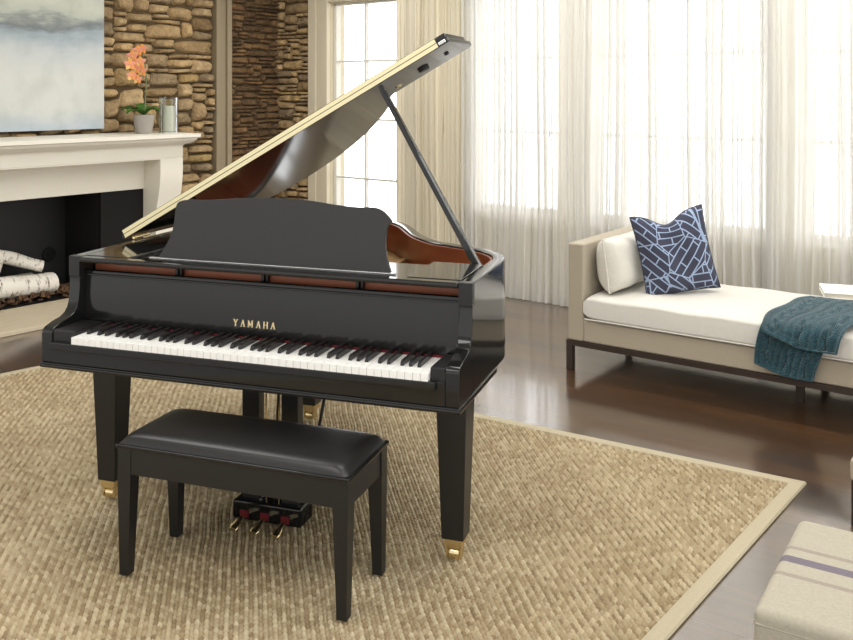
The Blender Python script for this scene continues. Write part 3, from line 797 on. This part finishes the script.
# iron plate: bars and a web following the bentside, plus strings
pl = MB()
web = offset2(outer, .055); web2 = offset2(outer, .13)
sel = [i for i, p in enumerate(outer) if p.y > .44]
ribbon(pl, [web[i] for i in sel], [web2[i] for i in sel], .745, .765, .004)
pl.box((-.66, .40, .75), (.62, .50, .775), .006)
for (xa, ya), (xb, yb) in (((-.56, .46), (-.60, 1.35)), ((-.30, .46), (-.36, 1.40)), ((-.02, .46), (-.10, 1.34)), ((.28, .46), (.20, .98)), ((.50, .46), (.47, .74))):
    pl.tube([(xa, ya, .782), ((xa+xb)/2, (ya+yb)/2, .79), (xb, yb, .775)], [.016, .018, .014], 6)
plate = pl.build('iron_plate', M_GOLD, pn)
st = MB()
for k in range(34):
    x = -.62+1.2*k/33; t = k/33
    yb = 1.30-.58*t if t > .3 else 1.33-.3*t
    st.tube([(x, .47, .772), (x-.05*(1-t), max(.60, yb-.12), .768)], .0007, 4, cap=False)
s_o = st.build('strings', M_STEEL, pn, smooth=False); s_o['kind'] = 'stuff'
pins = MB()
for k in range(60):
    x = -.60+1.18*k/59; pins.tube([(x, .425+.03*(k % 3), .77), (x, .425+.03*(k % 3), .797)], .0032, 5)
p_o = pins.build('tuning_pins', M_STEEL, pn); p_o['kind'] = 'stuff'
# cheeks (arms)
ap = [(0, .560), (0, .655), (.004, .666), (.014, .674), (.05, .684), (.085, .690), (.108, .700), (.122, .716), (.131, .742), (.136, .78), (.1372, .82), (.1372, .560)]
for sx in (-1, 1):
    mb = MB(); xa, xb = sorted((sx*.680, sx*W2))
    mb.prism(ap, xa, xb, lambda y, z, x: (x, y, z), .003); arm = mb.build('cheek', M_BLACK, pn, ang=30)
    mb = MB().box((xa-.001, .1325, .818), (xb+.001, .16, ZT+.001), .003); mb.build('cheek_cap', M_SATIN, pn)
    xa, xb = sorted((sx*.680, .6335 if sx > 0 else -.5935))
    mb = MB().box((xa, .004, .60), (xb, .150, .668), .004); mb.build('key_block', M_SATIN, pn)
mb = MB().box((-W2-.004, -.006, .542), (W2+.004, .42, .560), .004).box((-W2-.002, -.012, .5475), (W2+.002, 0, .556), .003); mb.build('keybed', M_BLACK, pn)
mb = MB().box((-.680, -.002, .560), (.680, .05, .630), .003).box((-.680, -.016, .606), (.655, .004, .632), .005); mb.build('key_slip', M_BLACK, pn)
mb = MB().box((-.66, .05, .56), (.66, .30, .63)); mb.build('key_frame', M_SATIN, pn, smooth=False)
# keys
KX0 = -.5932; kw = 1.2265/52
def white_mesh():
    mb = MB(); mb.box((.0004, -.014, .6305), (kw-.0006, .150, .6535), .0012); o = mb.build('white_key', M_IVORY, pn); return o
k0 = white_mesh(); k0.location.x = KX0
for i in range(1, 52):
    k = k0.copy(); COL.objects.link(k); k.parent = pn; k.location.x = KX0+i*kw
mb = MB(); bmk = [(.0, 0)]
P = []
for y, z, w_ in ((.036, .655, .0112), (.040, .666, .0100), (.048, .6695, .0094), (.150, .6695, .0094), (.152, .655, .0112)):
    P.append([(-w_/2, y, .652), (-w_/2, y, z-.001), (-w_/2+.0015, y, z), (w_/2-.0015, y, z), (w_/2, y, z-.001), (w_/2, y, .652)])
V = mb.quadgrid(P); mb.bm.faces.new(V[0]); mb.bm.faces.new(V[-1][::-1])
b0 = mb.build('black_key', M_EBONY, pn, ang=30)
first = True
for i in range(51):                       # lowest white key is A
    n = 'ABCDEFG'[i % 7]
    if n in 'BE': continue
    off = {'C': -.0025, 'D': .0025, 'F': -.003, 'G': 0, 'A': .003}[n]
    x = KX0+(i+1)*kw+off
    if first: b0.location.x = x; first = False
    else:
        k = b0.copy(); COL.objects.link(k); k.parent = pn; k.location.x = x
mb = MB().box((-.60, .1475, .652), (.64, .156, .660), .001); mb.build('felt_strip', M_FELT, pn)
# fallboard standing up behind the keys, lettering on it
def fb(x, z, d): return (x, .158+.045*(z-.66)/.17*.35-d, z)
mb = MB(); prof = [(.158, .657), (.160, .70), (.166, .79), (.168, .826), (.171, .834), (.178, .837), (.186, .834), (.188, .826), (.186, .66)]
mb.prism(prof, -.679, .679, lambda y, z, x: (x, y, z), .001); fbo = mb.build('fallboard', pmat('fallboard_black', (.009, .0088, .0085), .13), pn, ang=40)
mb = MB().box((-.679, .1585, .8195), (.679, .1665, .8255), .002); mb.build('fallboard_bead', M_BLACK, fbo)
def letters():
    mb = MB(); H_ = .0225; th = .0042; tn = .0028
    def bar(x0, z0, x1, z1, t):
        d = Vector((x1-x0, z1-z0)).normalized(); nx, nz = -d.y*t/2, d.x*t/2
        poly = [(x0+nx, z0+nz), (x0-nx, z0-nz), (x1-nx, z1-nz), (x1+nx, z1+nz)]
        mb.prism(poly, 0, .0015, lambda a, b, c: (a, -c, b))
    def serif(x, z, w_=.0064): bar(x-w_/2, z, x+w_/2, z, .0020)
    Wd = .0118; gap = .0264
    def A(x): bar(x, 0, x+Wd/2, H_, tn); bar(x+Wd/2, H_, x+Wd, 0, th); bar(x+.004, .009, x+Wd-.004, .009, .002); serif(x, .001); serif(x+Wd, .001)
    def Y(x): bar(x+Wd/2, 0, x+Wd/2, H_*.5, th); bar(x+Wd/2, H_*.45, x, H_, th); bar(x+Wd/2, H_*.45, x+Wd, H_, tn); serif(x+Wd/2, .001); serif(x, H_-.001); serif(x+Wd, H_-.001)
    def H(x):
        bar(x, 0, x, H_, th); bar(x+Wd, 0, x+Wd, H_, th); bar(x, H_/2, x+Wd, H_/2, .002)
        for q in (x, x+Wd): serif(q, .001); serif(q, H_-.001)
    def M(x):
        w_ = Wd*1.2; bar(x, 0, x, H_, tn); bar(x+w_, 0, x+w_, H_, th); bar(x, H_, x+w_/2, .004, th); bar(x+w_/2, .004, x+w_, H_, tn)
        for q in (x, x+w_): serif(q, .001)
        serif(x, H_-.001, .006); serif(x+w_, H_-.001, .006)
    x = 0
    for c in (Y, A, M, A, H, A): c(x); x += gap+(.004 if c is M else 0)
    mb.bm.verts.ensure_lookup_table()
    o = mb.build('gold_lettering', M_BRASS, fbo, smooth=False)
    o.location = (-.092, .1600, .690); o.rotation_euler = (R(-4), 0, 0)
letters()
# top front: rail, shelf panels, sliding tray, desk
mb = MB().box((-.679, .128, .868), (.679, .166, .886), .006); mb.build('front_rail', M_BLACK, pn)
for xa, xb in ((-.677, -.505), (.505, .677)):
    mb = MB().box((xa, .166, .870), (xb, .43, .888), .003); mb.build('shelf_panel', M_BLACK, pn)
mb = MB().box((-.50, .170, .866), (.50, .42, .878), .002); mb.build('desk_tray', M_BLACK, pn)
mb = MB().box((-.45, .205, .878), (.45, .222, .8865), .002); mb.build('desk_ledge', M_STEEL, pn)
mb = MB().box((-.675, .212, .70), (.675, .23, .864), .002); mb.build('pin_block', pmat('cherry_rail', '#a05c40', .4), pn)
for x in (-.33, -.005, .33):
    mb = MB().box((x-.006, .192, .80), (x+.004, .212, .864), .001).box((x+.012, .192, .80), (x+.018, .212, .864), .001); mb.build('tray_bracket', M_SATIN, pn)
def desk():
    top = catmull([(-.378, .135, 0), (-.376, .180, 0), (-.362, .198, 0), (-.32, .205, 0), (-.25, .2065, 0), (-.14, .216, 0), (0, .2225, 0), (.12, .2195, 0), (.22, .209, 0), (.30, .204, 0), (.355, .2055, 0), (.385, .198, 0), (.408, .180, 0), (.420, .165, 0), (.410, .148, 0), (.405, .12, 0), (.406, .075, 0), (.418, .03, 0), (.430, 0, 0)], 4)
    left = catmull([(-.432, 0, 0), (-.408, .035, 0), (-.385, .085, 0), (-.378, .135, 0)], 4)[:-1]
    poly = [(p.x, p.y) for p in left+top]
    t = R(9)
    mb = MB().prism(poly, 0, .014, lambda a, b, c: (a, .228+b*math.sin(t)+c*math.cos(t), .880+b*math.cos(t)-c*math.sin(t)), .002)
    return mb
desk().build('music_desk', M_DESK, pn, ang=40)
# lid
AL = R(29.5); HX, HZ = -W2-.004, .897; Y0 = .438
def lidp(u, y, t): return (HX+u*math.cos(AL)-t*math.sin(AL), y, HZ+u*math.sin(AL)+t*math.cos(AL))
LU = 1.474
tail = catmull([(1.120, .748, 0), (1.075, .80, 0), (1.012, .935, 0), (.908, 1.075, 0), (.76, 1.235, 0), (.60, 1.355, 0), (.44, 1.43, 0), (.28, 1.465, 0), (.12, 1.43, 0), (.03, 1.34, 0), (0, 1.2, 0)], 4)
main = [(0.0, Y0), (LU-.004, Y0), (LU, Y0+.004), (LU, .715), (LU-.006, .733), (LU-.03, .742), (1.20, .744)]+[(p.x, p.y) for p in tail]
mb = MB().prism([(a, b) for a, b in main], 0, .017, lidp, .003); lid = mb.build('lid', M_BLACK, pn, ang=40)
mb = MB().prism([(.012, Y0+.001), (LU-.004, Y0+.001), (LU-.004, Y0+.24), (.012, Y0+.285)], .0175, .0345, lidp, .003); mb.build('folded_flap', M_BLACK, pn, ang=40)
for t0, t1 in ((.0015, .0155), (.0180, .0320)):
    mb = MB(); 
    mb.prism([(.012, t0), (1.432, t0), (1.432, t1), (.012, t1)], 0, .0012, lambda u, t, d: lidp(u, Y0-d, t), .0)
    for k in range(29): 
        c = Vector(lidp(.04+k*.0475, Y0-.0012, (t0+t1)/2)); 
        mb.lathe([(.0, -.0012), (.0022, -.0008), (.0026, 0)], 8, c, 'y')
    hg_ = mb.build('hinge_leaf', M_HINGE, lid, smooth=False)
mb = MB().prism([(LU-.035, .002), (LU-.008, .002), (LU-.008, .013), (LU-.035, .013)], 0, .012, lambda u, t, d: lidp(u, Y0-.001-d, t), .002); mb.build('flap_catch', M_STEEL, lid)
def lidpuck(u, y, r, h, m, nm):
    mb = MB(); X = Vector(lidp(1, 0, 0))-Vector(lidp(0, 0, 0)); Yv = Vector((0, 1, 0)); Z = Vector(lidp(0, 0, -1))-Vector(lidp(0, 0, 0)); o = Vector(lidp(u, y, 0))
    rings = [[o+X*(math.cos(2*math.pi*k/14)*rr)+Yv*(math.sin(2*math.pi*k/14)*rr)+Z*d for k in range(14)] for rr, d in ((r, 0), (r, h*.8), (r*.8, h), (.0005, h))]
    mb.quadgrid(rings, closed_v=True); mb.build(nm, m, lid)
lidpuck(1.30, .62, .022, .010, M_SATIN, 'prop_cup'); lidpuck(1.405, .60, .009, .006, M_SATIN, 'bumper')
lidpuck(1.17, .67, .013, .004, M_BRASS, 'short_prop_cup')
for y in (.55, 1.15):
    mb = MB().tube([(HX, y-.05, HZ-.002), (HX, y+.05, HZ-.002)], .006, 10); mb.build('spine_hinge', M_BRASS, pn)
# prop
ptop = Vector(lidp(1.18, .462, -.004)); pbot = Vector((.658, .455, .862))
def propstick():
    mb = MB(); d = (ptop-pbot).normalized(); s_ = Vector((0, 1, 0)); s_ = (s_-d*s_.dot(d)).normalized(); q = d.cross(s_)
    rings = []
    for t, wa, wb in ((0, .011, .017), (.02, .0115, .0175), (.97, .0085, .012), (1, .006, .009)):
        c = pbot.lerp(ptop, t)
        rings.append([c+s_*wb*a+q*wa*b for a, b in ((-1, -.7), (-.7, -1), (.7, -1), (1, -.7), (1, .7), (.7, 1), (-.7, 1), (-1, .7))])
    V = mb.quadgrid(rings, closed_v=True); mb.bm.faces.new(V[0]); mb.bm.faces.new(V[-1])
    return mb
propstick().build('prop_stick', M_BLACK, pn, ang=30)
mb = MB().box((.63, .43, .835), (.672, .48, .862), .003); mb.build('prop_hinge', M_BRASS, pn)
mb = MB().box((.36, .845, .835), (.385, .853, .858), .002).tube([(.372, .845, .846), (.372, .825, .846)], .006, 8); mb.xf(Matrix.Translation((.372, .85, .85))@Matrix.Rotation(-.3, 4, 'Z')@Matrix.Translation((-.372, -.85, -.85))); mb.build('lid_lock', M_BRASS, pn)
# legs
def pleg(x, y, top=.56):
    mb = MB().frustum((x, y, .088), (.070, .070), (x, y, top), (.100, .100), .003); leg = mb.build('leg', M_SATIN, pn, ang=30)
    mb = MB().box((x-.028, y-.028, .066), (x+.028, y+.028, .090), .002); mb.build('ferrule', M_BRASS, leg)
    mb = MB().box((x-.024, y-.024, .028), (x-.018, y+.010, .068), .001).box((x+.018, y-.024, .028), (x+.024, y+.010, .068), .001).box((x-.024, y-.024, .058), (x+.024, y+.010, .068), .001); mb.build('caster_fork', M_BRASS, leg)
    mb = MB().lathe([(.0, -.016), (.018, -.016), (.0195, -.012), (.0195, .012), (.018, .016), (.0, .016)], 20, (x, y-.004, .0385), 'x'); mb.build('caster_wheel', M_BRASS, leg)
pleg(.643, .225); pleg(-.634, .252); pleg(-.307, 1.186)
# pedal lyre
for xa, xb in ((-.123, -.060), (.024, .086)):
    mb = MB().box((xa, .265, .080), (xb, .307, .575), .004); mb.build('lyre_post', M_SATIN, pn)
for x in (-.042, -.012, .006):
    mb = MB().tube([(x, .286, .08), (x+(.022 if x == -.012 else 0), .286, .575)], .003 if x != -.012 else .005, 8); mb.build('trapwork_rod', M_BRASS if x != -.012 else M_SATIN, pn)
mb = MB().tube([(.095, .30, .08), (.075, .60, .565)], .006, 8); mb.build('lyre_brace', M_SATIN, pn)
mb = MB().box((-.145, .238, .020), (.110, .335, .086), .010, 3); lb = mb.build('lyre_box', M_BLACK, pn)
for x in (-.098, -.022, .054):
    mb = MB()
    pts = [(x, .25, .040), (x, .225, .040), (x, .195, .037), (x, .170, .032), (x, .158, .027)]
    rows_ = []
    for (px, py, pz), w_ in zip(pts, (.007, .008, .013, .017, .012)):
        rows_.append([(px-w_, py, pz-.004), (px-w_*.8, py, pz+.002), (px, py, pz+.004), (px+w_*.8, py, pz+.002), (px+w_, py, pz-.004), (px, py, pz-.006)])
    V = mb.quadgrid(rows_, closed_v=True); mb.bm.faces.new(V[0]); mb.bm.faces.new(V[-1]); mb.build('pedal', M_BRASS, pn, ang=60)
    mb = MB().box((x-.016, .2335, .030), (x+.016, .241, .056), .002); mb.build('pedal_felt', M_FELT, lb)

# ------------------------------------------------------------------ piano bench
BN = Fr(-.519, 2.779, R(-19.5))
bn = setpose(tag(empty('piano_bench'), 'black wooden piano bench with a padded black leather top, before the keyboard', 'bench'), BN)
BL, BD, BH = .752/2, .290/2, .398
for sx in (-1, 1):
    for sy in (-1, 1):
        mb = MB()
        c1 = (sx*(BL-.026), sy*(BD-.024), BH-.002); c0 = (sx*(BL-.021), sy*(BD-.019), .0175)
        mb.frustum(c0, (.030, .030), (sx*(BL-.024), sy*(BD-.024), BH-.075), (.046, .044)); mb.box((sx*(BL-.024)-.023, sy*(BD-.024)-.022, BH-.076), (sx*(BL-.024)+.023, sy*(BD-.024)+.022, BH-.001), .001)
        mb.build('leg', M_SATIN, bn, ang=30)
for sy in (-1, 1):
    mb = MB().box((-BL+.046, sy*(BD-.006)-.010 if sy > 0 else -BD+.004, BH-.078), (BL-.046, sy*(BD-.006)+.002 if sy > 0 else -BD+.020, BH-.001), .001); mb.build('apron', M_SATIN, bn)
for sx in (-1, 1):
    a, b = sorted((sx*(BL-.005), sx*(BL-.022)))
    mb = MB().box((a, -BD+.045, BH-.078), (b, BD-.045, BH-.001), .001); mb.build('apron', M_SATIN, bn)
mb = MB().box((-BL-.004, -BD-.004, BH-.001), (BL+.004, BD+.004, BH+.010), .003); mb.build('seat_board', M_BLACK, bn)
mb = MB(); n = 22; P = []
for i in range(n+1):
    row = []
    for j in range(n+1):
        u, v = -1+2*i/n, -1+2*j/n
        u = math.copysign(abs(u)**.45, u); v = math.copysign(abs(v)**.5, v)
        e = (1-abs(u)**16)*(1-abs(v)**10); z = BH+.010+.028*(e**.42)+.006*(1-u*u)*(1-v*v)
        row.append((u*BL*.985, v*BD*.97, z))
    P.append(row)
mb.quadgrid(P); mb.build('cushion', M_LEATHER, bn, ang=180)

# ------------------------------------------------------------------ chaise longue
ch = setpose(tag(empty('chaise_longue'), 'beige upholstered one-armed chaise longue with off-white mattress by the curtains', 'chaise longue'), CH)
LEN, DEP = 1.85, .76
mb = MB().box((0, 0, .155), (.088, DEP, .661), .010, 3); mb.build('arm', M_LINEN, ch)
mb = MB().box((.086, .004, .155), (LEN, DEP, .268), .010, 3); mb.build('base', M_LINEN, ch)
mb = MB().box((-.008, -.004, .128), (LEN, .020, .156), .002).box((-.008, DEP-.02, .128), (LEN, DEP+.004, .156), .002).box((-.008, .0, .128), (.016, DEP, .156), .002).box((LEN-.024, 0, .128), (LEN, DEP, .156), .002); mb.build('frame', M_BRONZE, ch)
for x, y in ((-.008, -.004), (-.008, DEP-.028), (LEN-.04, 0), (LEN-.04, DEP-.03), (1.10, .17), (1.10, DEP-.12)):
    mb = MB().box((x, y, 0), (x+.036, y+.032, .130), .002); mb.build('leg', M_BRONZE, ch)
def cushion_block(x0, x1, y0, y1, z0, z1, crown, rd, nx=40, ny=18):
    mb = MB(); P = []
    hz = (z1-z0)/2
    # closed pillow-like box: parametrise rings over section (y,z), along x
    sec = []
    m_ = 48
    for k in range(m_):
        a = 2*math.pi*k/m_; e = .22
        cy = math.copysign(abs(math.cos(a))**e, math.cos(a)); cz = math.copysign(abs(math.sin(a))**e, math.sin(a))
        sec.append((cy, cz))
    for i in range(nx+1):
        t = -1+2*i/nx; t = math.copysign(abs(t)**.55, t)
        sh = (1-abs(t)**14)**.30 if abs(t) < 1 else .0
        sh = .55+.45*sh
        x = (x0+x1)/2+t*(x1-x0)/2
        row = []
        for cy, cz in sec:
            y = (y0+y1)/2+cy*(y1-y0)/2*(1-.04*(1-sh)); 
            z = (z0+z1)/2+cz*hz*sh+(crown*(1-cy*cy)*(1-t*t*.8) if cz > 0 else 0)*max(0, cz)
            z += .003*math.sin(x*17+y*9)*(1 if cz > 0 else 0)
            row.append((x, y, z))
        P.append(row)
    V = mb.quadgrid(P, closed_v=True); mb.bm.faces.new(V[0]); mb.bm.faces.new(V[-1])
    return mb
cushion_block(.090, LEN-.02, -.012, DEP-.02, .270, .398, .020, .03).build('mattress', M_MATT, ch, ang=60)
def piping():
    mb = MB(); mb.tube([(.10, -.008, .278), (LEN-.03, -.008, .278)], .004, 6); return mb
piping().build('piping', M_MATT, ch)

def pillow(name, w_, h_, t_, mtl, seed, notch=0., pinch=.12, n=26):
    """stuffed cushion standing in its local xz plane, centred, two faces joined at a seam"""
    rnd = random.Random(seed); verts, uvs, faces = [], [], []
    for side in (-1, 1):
        for i in range(n+1):
            for j in range(n+1):
                u, v = -1+2*i/n, -1+2*j/n
                sx = 1-pinch*(1-v*v)**1.0*abs(u)**2*.6-(0); sz = 1-pinch*(1-u*u)*abs(v)**2*.6
                X = u*w_/2*sx; Z = v*h_/2*sz
                if notch and v > 0: Z -= notch*(v**2)*math.exp(-((u+.08)/.42)**2)
                th = (max(0, (1-u**4))*max(0, (1-v**4)))**.5
                y = side*(t_/2*th)
                if notch and v > 0: y *= 1-.35*v*math.exp(-((u+.08)/.35)**2)
                y += side*th*.006*math.sin(u*7+v*3+seed)
                verts.append((X, y, Z)); uvs.append(((u+1)/2, (v+1)/2))
    N1 = (n+1)**2
    for i in range(n):
        for j in range(n):
            a, b, c, d = i*(n+1)+j, (i+1)*(n+1)+j, (i+1)*(n+1)+j+1, i*(n+1)+j+1
            faces.append((a, b, c, d)); faces.append((N1+d, N1+c, N1+b, N1+a))
    me = bpy.data.meshes.new(name); me.from_pydata(verts, [], faces)
    ul = me.uv_layers.new(name='UVMap')
    for l in me.loops: ul.data[l.index].uv = uvs[l.vertex_index]
    bm = bmesh.new(); bm.from_mesh(me); bmesh.ops.remove_doubles(bm, verts=bm.verts, dist=.0006); bm.to_mesh(me); bm.free()
    return link(name, me, mtl, None, ang=180)
def seam(w_, h_, pinch, notch, r, mtl, parent):
    pts = []
    for k in range(97):
        s_ = (k/24) % 4; q = int(s_); f = -1+2*(s_-q)
        u, v = ((f, -1), (1, f), (-f, 1), (-1, -f))[q]
        X = u*w_/2*(1-pinch*(1-v*v)*abs(u)**2*.6); Z = v*h_/2*(1-pinch*(1-u*u)*abs(v)**2*.6)
        if notch and v > 0: Z -= notch*(v**2)*math.exp(-((u+.08)/.42)**2)
        pts.append((X, 0, Z))
    mb = MB().tube(pts, r, 6, cap=False); mb.build('piping', mtl, parent)
# cream back cushion: stands against the arm
cw, chh = .54, .275
p1 = pillow('back_cushion', cw, chh, .20, M_PILLOW, 2, 0, .03)
c_ = CH.w(.192, .32, .412+chh/2); p1.location = c_; p1.rotation_euler = (R(-8), 0, CH.th+R(90)); seam(cw, chh, .03, 0, .004, M_PILLOW, p1)
tag(p1, 'plain cream cushion leaning on the arm of the chaise', 'cushion')
p2 = pillow('throw_pillow', .38, .43, .15, M_NAVY, 5, .06, .10)
p2.location = CH.w(.462, .30, .618); p2.rotation_euler = (R(-10), R(-10.5), R(-2)); seam(.38, .43, .10, .06, .0035, pmat('navy_cord', '#3b3c4e', .9), p2)
tag(p2, 'navy throw pillow printed with pale blue lines, on the chaise mattress', 'pillow')

# --- teal throw
def throw():
    root = setpose(tag(empty('knit_throw'), 'folded teal cable-knit throw draped over the front of the chaise', 'blanket'), CH)
    def layer(name, path, x_l, x_r, thick, seed, skew):
        """path: list of (y,z) from the back of the seat over the edge and down; x_l/x_r functions of t"""
        nu, nv = 64, 70; pts = catmull([(0, a, b) for a, b in path], 10)
        cum = [0]
        for a, b in zip(pts, pts[1:]): cum.append(cum[-1]+(b-a).length)
        L = cum[-1]
        def at(s_):
            s_ = min(max(s_, 0), L-1e-6); k = max(i for i in range(len(cum)) if cum[i] <= s_); k = min(k, len(pts)-2)
            f = (s_-cum[k])/(cum[k+1]-cum[k]); p = pts[k].lerp(pts[k+1], f); d = (pts[k+1]-pts[k]).normalized()
            return p, Vector((0, d.z, -d.y))*-1
        verts, uvs = [], []
        for i in range(nv+1):
            t = i/nv
            for j in range(nu+1):
                w_ = j/nu; s_ = t*L*(1+skew*(w_-.5)*t); 
                p, nrm = at(s_)
                x = x_l(t)+(x_r(t)-x_l(t))*w_
                # cable and rib relief
                ph = w_*9; c = ph % 1; rib = .5-.5*math.cos(2*math.pi*c)
                cab = (math.sin(t*L*75+(2.2 if int(ph) % 2 else -2.2)*math.sin(2*math.pi*c)) if int(ph) % 3 == 1 else math.cos(2*math.pi*ph*3)*.5)
                edge = min(1, min(w_, 1-w_)*14)**.5*min(1, min(t, 1-t)*18)**.5
                hgt = thick*edge*(.35+.75*rib)+.008*cab*edge+.007*math.sin(w_*7+t*5+seed)*edge
                q = p+nrm*(hgt+.002)
                verts.append((x+.008*math.sin(t*11+seed), q.y, q.z)); uvs.append((w_*.35, t*L))
        faces = [(i*(nu+1)+j, i*(nu+1)+j+1, (i+1)*(nu+1)+j+1, (i+1)*(nu+1)+j) for i in range(nv) for j in range(nu)]
        me = bpy.data.meshes.new(name); me.from_pydata(verts, [], faces)
        ul = me.uv_layers.new(name='UVMap')
        for l in me.loops: ul.data[l.index].uv = uvs[l.vertex_index]
        o = link(name, me, M_THROW, root, ang=180)
        so = o.modifiers.new('thickness', 'SOLIDIFY'); so.thickness = .006; so.offset = 0
        return o
    layer('under_layer', [(.49, .421), (.30, .424), (.10, .416), (.0, .405), (-.034, .375), (-.040, .30), (-.038, .22), (-.038, .17)], lambda t: 1.06-.085*t, lambda t: 1.45-.225*t, .014, 1., .10)
    layer('upper_layer', [(.52, .432), (.40, .442), (.22, .446), (.06, .440), (-.015, .425), (-.056, .39), (-.068, .345), (-.070, .315)], lambda t: 1.075-.07*t, lambda t: 1.55-.235*t, .020, 2.5, .16)
throw()

# --- book on the mattress
bk = empty('book', (1.985, 4.64, .421), R(-17)); tag(bk, 'large white book lying on the mattress behind the teal throw', 'book')
mb = MB().box((0, 0, .024), (.32, .24, .028), .001).box((0, 0, 0), (.32, .24, .004), .001).box((0, .236, 0), (.32, .24, .028), .001); mb.build('cover', M_PAPER, bk)
mb = MB().box((.005, .006, .004), (.315, .236, .024)); mb.build('pages', M_PAGES, bk, smooth=False)

# ------------------------------------------------------------------ striped ottoman and the low stool
OT = Fr(.668, 1.900, R(-32.5))
ot = setpose(tag(empty('ottoman'), 'cream linen ottoman with thin grey stripes, beside the rug corner', 'ottoman'), OT)
mb = MB(); mb.box((-.002, -.002, .10), (.80, .478, .402), .018, 4); mb.build('upholstered_body', M_STRIPE, ot, ang=50)
mb = MB().tube([(.004, .0, .372), (.79, .0, .372)], .003, 6).tube([(.0, .004, .372), (.0, .46, .372)], .003, 6); mb.build('piping', M_STRIPE, ot)
for x, y in ((.04, .04), (.76, .04), (.04, .43), (.76, .43)):
    mb = MB().frustum((x, y, 0), (.03, .03), (x, y, .102), (.045, .045), .002); mb.build('leg', M_DARKWOOD, ot)
sl = empty('stool', (1.417, 3.115, 0), R(-36)); tag(sl, 'low cream-topped stool on dark legs, past the rug corner', 'stool')
mb = MB().box((0, 0, .15), (.42, .38, .225), .014, 3); mb.build('seat', M_LINEN, sl)
for x, y in ((.004, .004), (.376, .004), (.004, .336), (.376, .336)):
    mb = MB().box((x, y, 0), (x+.04, y+.04, .152), .002); mb.build('leg', M_DARKWOOD, sl)

# ------------------------------------------------------------------ light: an overcast sky, brightest beyond the windows
W = bpy.data.worlds.new('World'); SC.world = W; W.use_nodes = True
nt = W.node_tree; nt.nodes.clear()
out = nt.nodes.new('ShaderNodeOutputWorld'); bg = nt.nodes.new('ShaderNodeBackground')
tc = N(nt, 'ShaderNodeTexCoord'); dp = N(nt, 'ShaderNodeVectorMath', operation='DOT_PRODUCT')
dp.inputs[1].default_value = (.60, .78, .18); nt.links.new(tc.outputs['Generated'], dp.inputs[0])
cr = N(nt, 'ShaderNodeValToRGB'); e = cr.color_ramp.elements
mr = N(nt, 'ShaderNodeMapRange'); mr.inputs[1].default_value = -1; mr.inputs[2].default_value = 1; nt.links.new(dp.outputs['Value'], mr.inputs[0]); nt.links.new(mr.outputs[0], cr.inputs[0])
e[0].position = .35; e[0].color = (.72, .715, .70, 1); e[1].position = .70; e[1].color = (2.75, 2.8, 2.85, 1)
nt.links.new(cr.outputs[0], bg.inputs['Color']); bg.inputs['Strength'].default_value = 1.0
nt.links.new(bg.outputs[0], out.inputs[0])

def added_fill(x, y, w_, h_, e_):  # added area fills: top light overhead, plus washes on curtains and stone
    l = bpy.data.lights.new('added_fill', 'AREA'); l.shape = 'RECTANGLE'; l.size = w_; l.size_y = h_; l.energy = e_; l.color = (1, .99, .978)
    o = bpy.data.objects.new('added_fill', l); COL.objects.link(o); o.location = (x, y, 2.68)
for x, y, w_, e_ in ((-1.6, 1.2, 1.2, 15), (.6, 1.2, 1.2, 15), (-1.7, 3.6, 1.2, 15), (.3, 3.6, 1.2, 15), (2.4, 3.0, 1.2, 15),
                     (-1.5, 5.5, .8, 9), (-.75, 6.5, .7, 10), (.45, 5.55, .7, 10), (1.75, 4.6, .7, 10)):
    added_fill(x, y, w_, w_, e_)
def sun(name, direction, strength, angle, col):
    l = bpy.data.lights.new(name, 'SUN'); l.energy = strength; l.angle = R(angle); l.color = col
    o = bpy.data.objects.new(name, l); COL.objects.link(o)
    o.rotation_euler = Vector(direction).to_track_quat('-Z', 'Y').to_euler()
    return o

# ------------------------------------------------------------------ camera
cam = bpy.data.cameras.new('camera'); co = bpy.data.objects.new('camera', cam); COL.objects.link(co)
F_, YH = 930., 90.
cam.sensor_fit = 'HORIZONTAL'; cam.sensor_width = 36; cam.lens = F_/853*36
cam.shift_y = -(320-YH)/853
co.location = (0, 0, 1.46); co.rotation_euler = (R(90), 0, 0)
cam.clip_start = .05
SC.camera = co
SC.view_settings.view_transform = 'Standard'; SC.view_settings.look = 'None'
SC.view_settings.gamma = 1; SC.view_settings.use_curve_mapping = False
SC.view_settings.exposure = 0.75
SC.cycles.max_bounces = 10; SC.cycles.transparent_max_bounces = 24
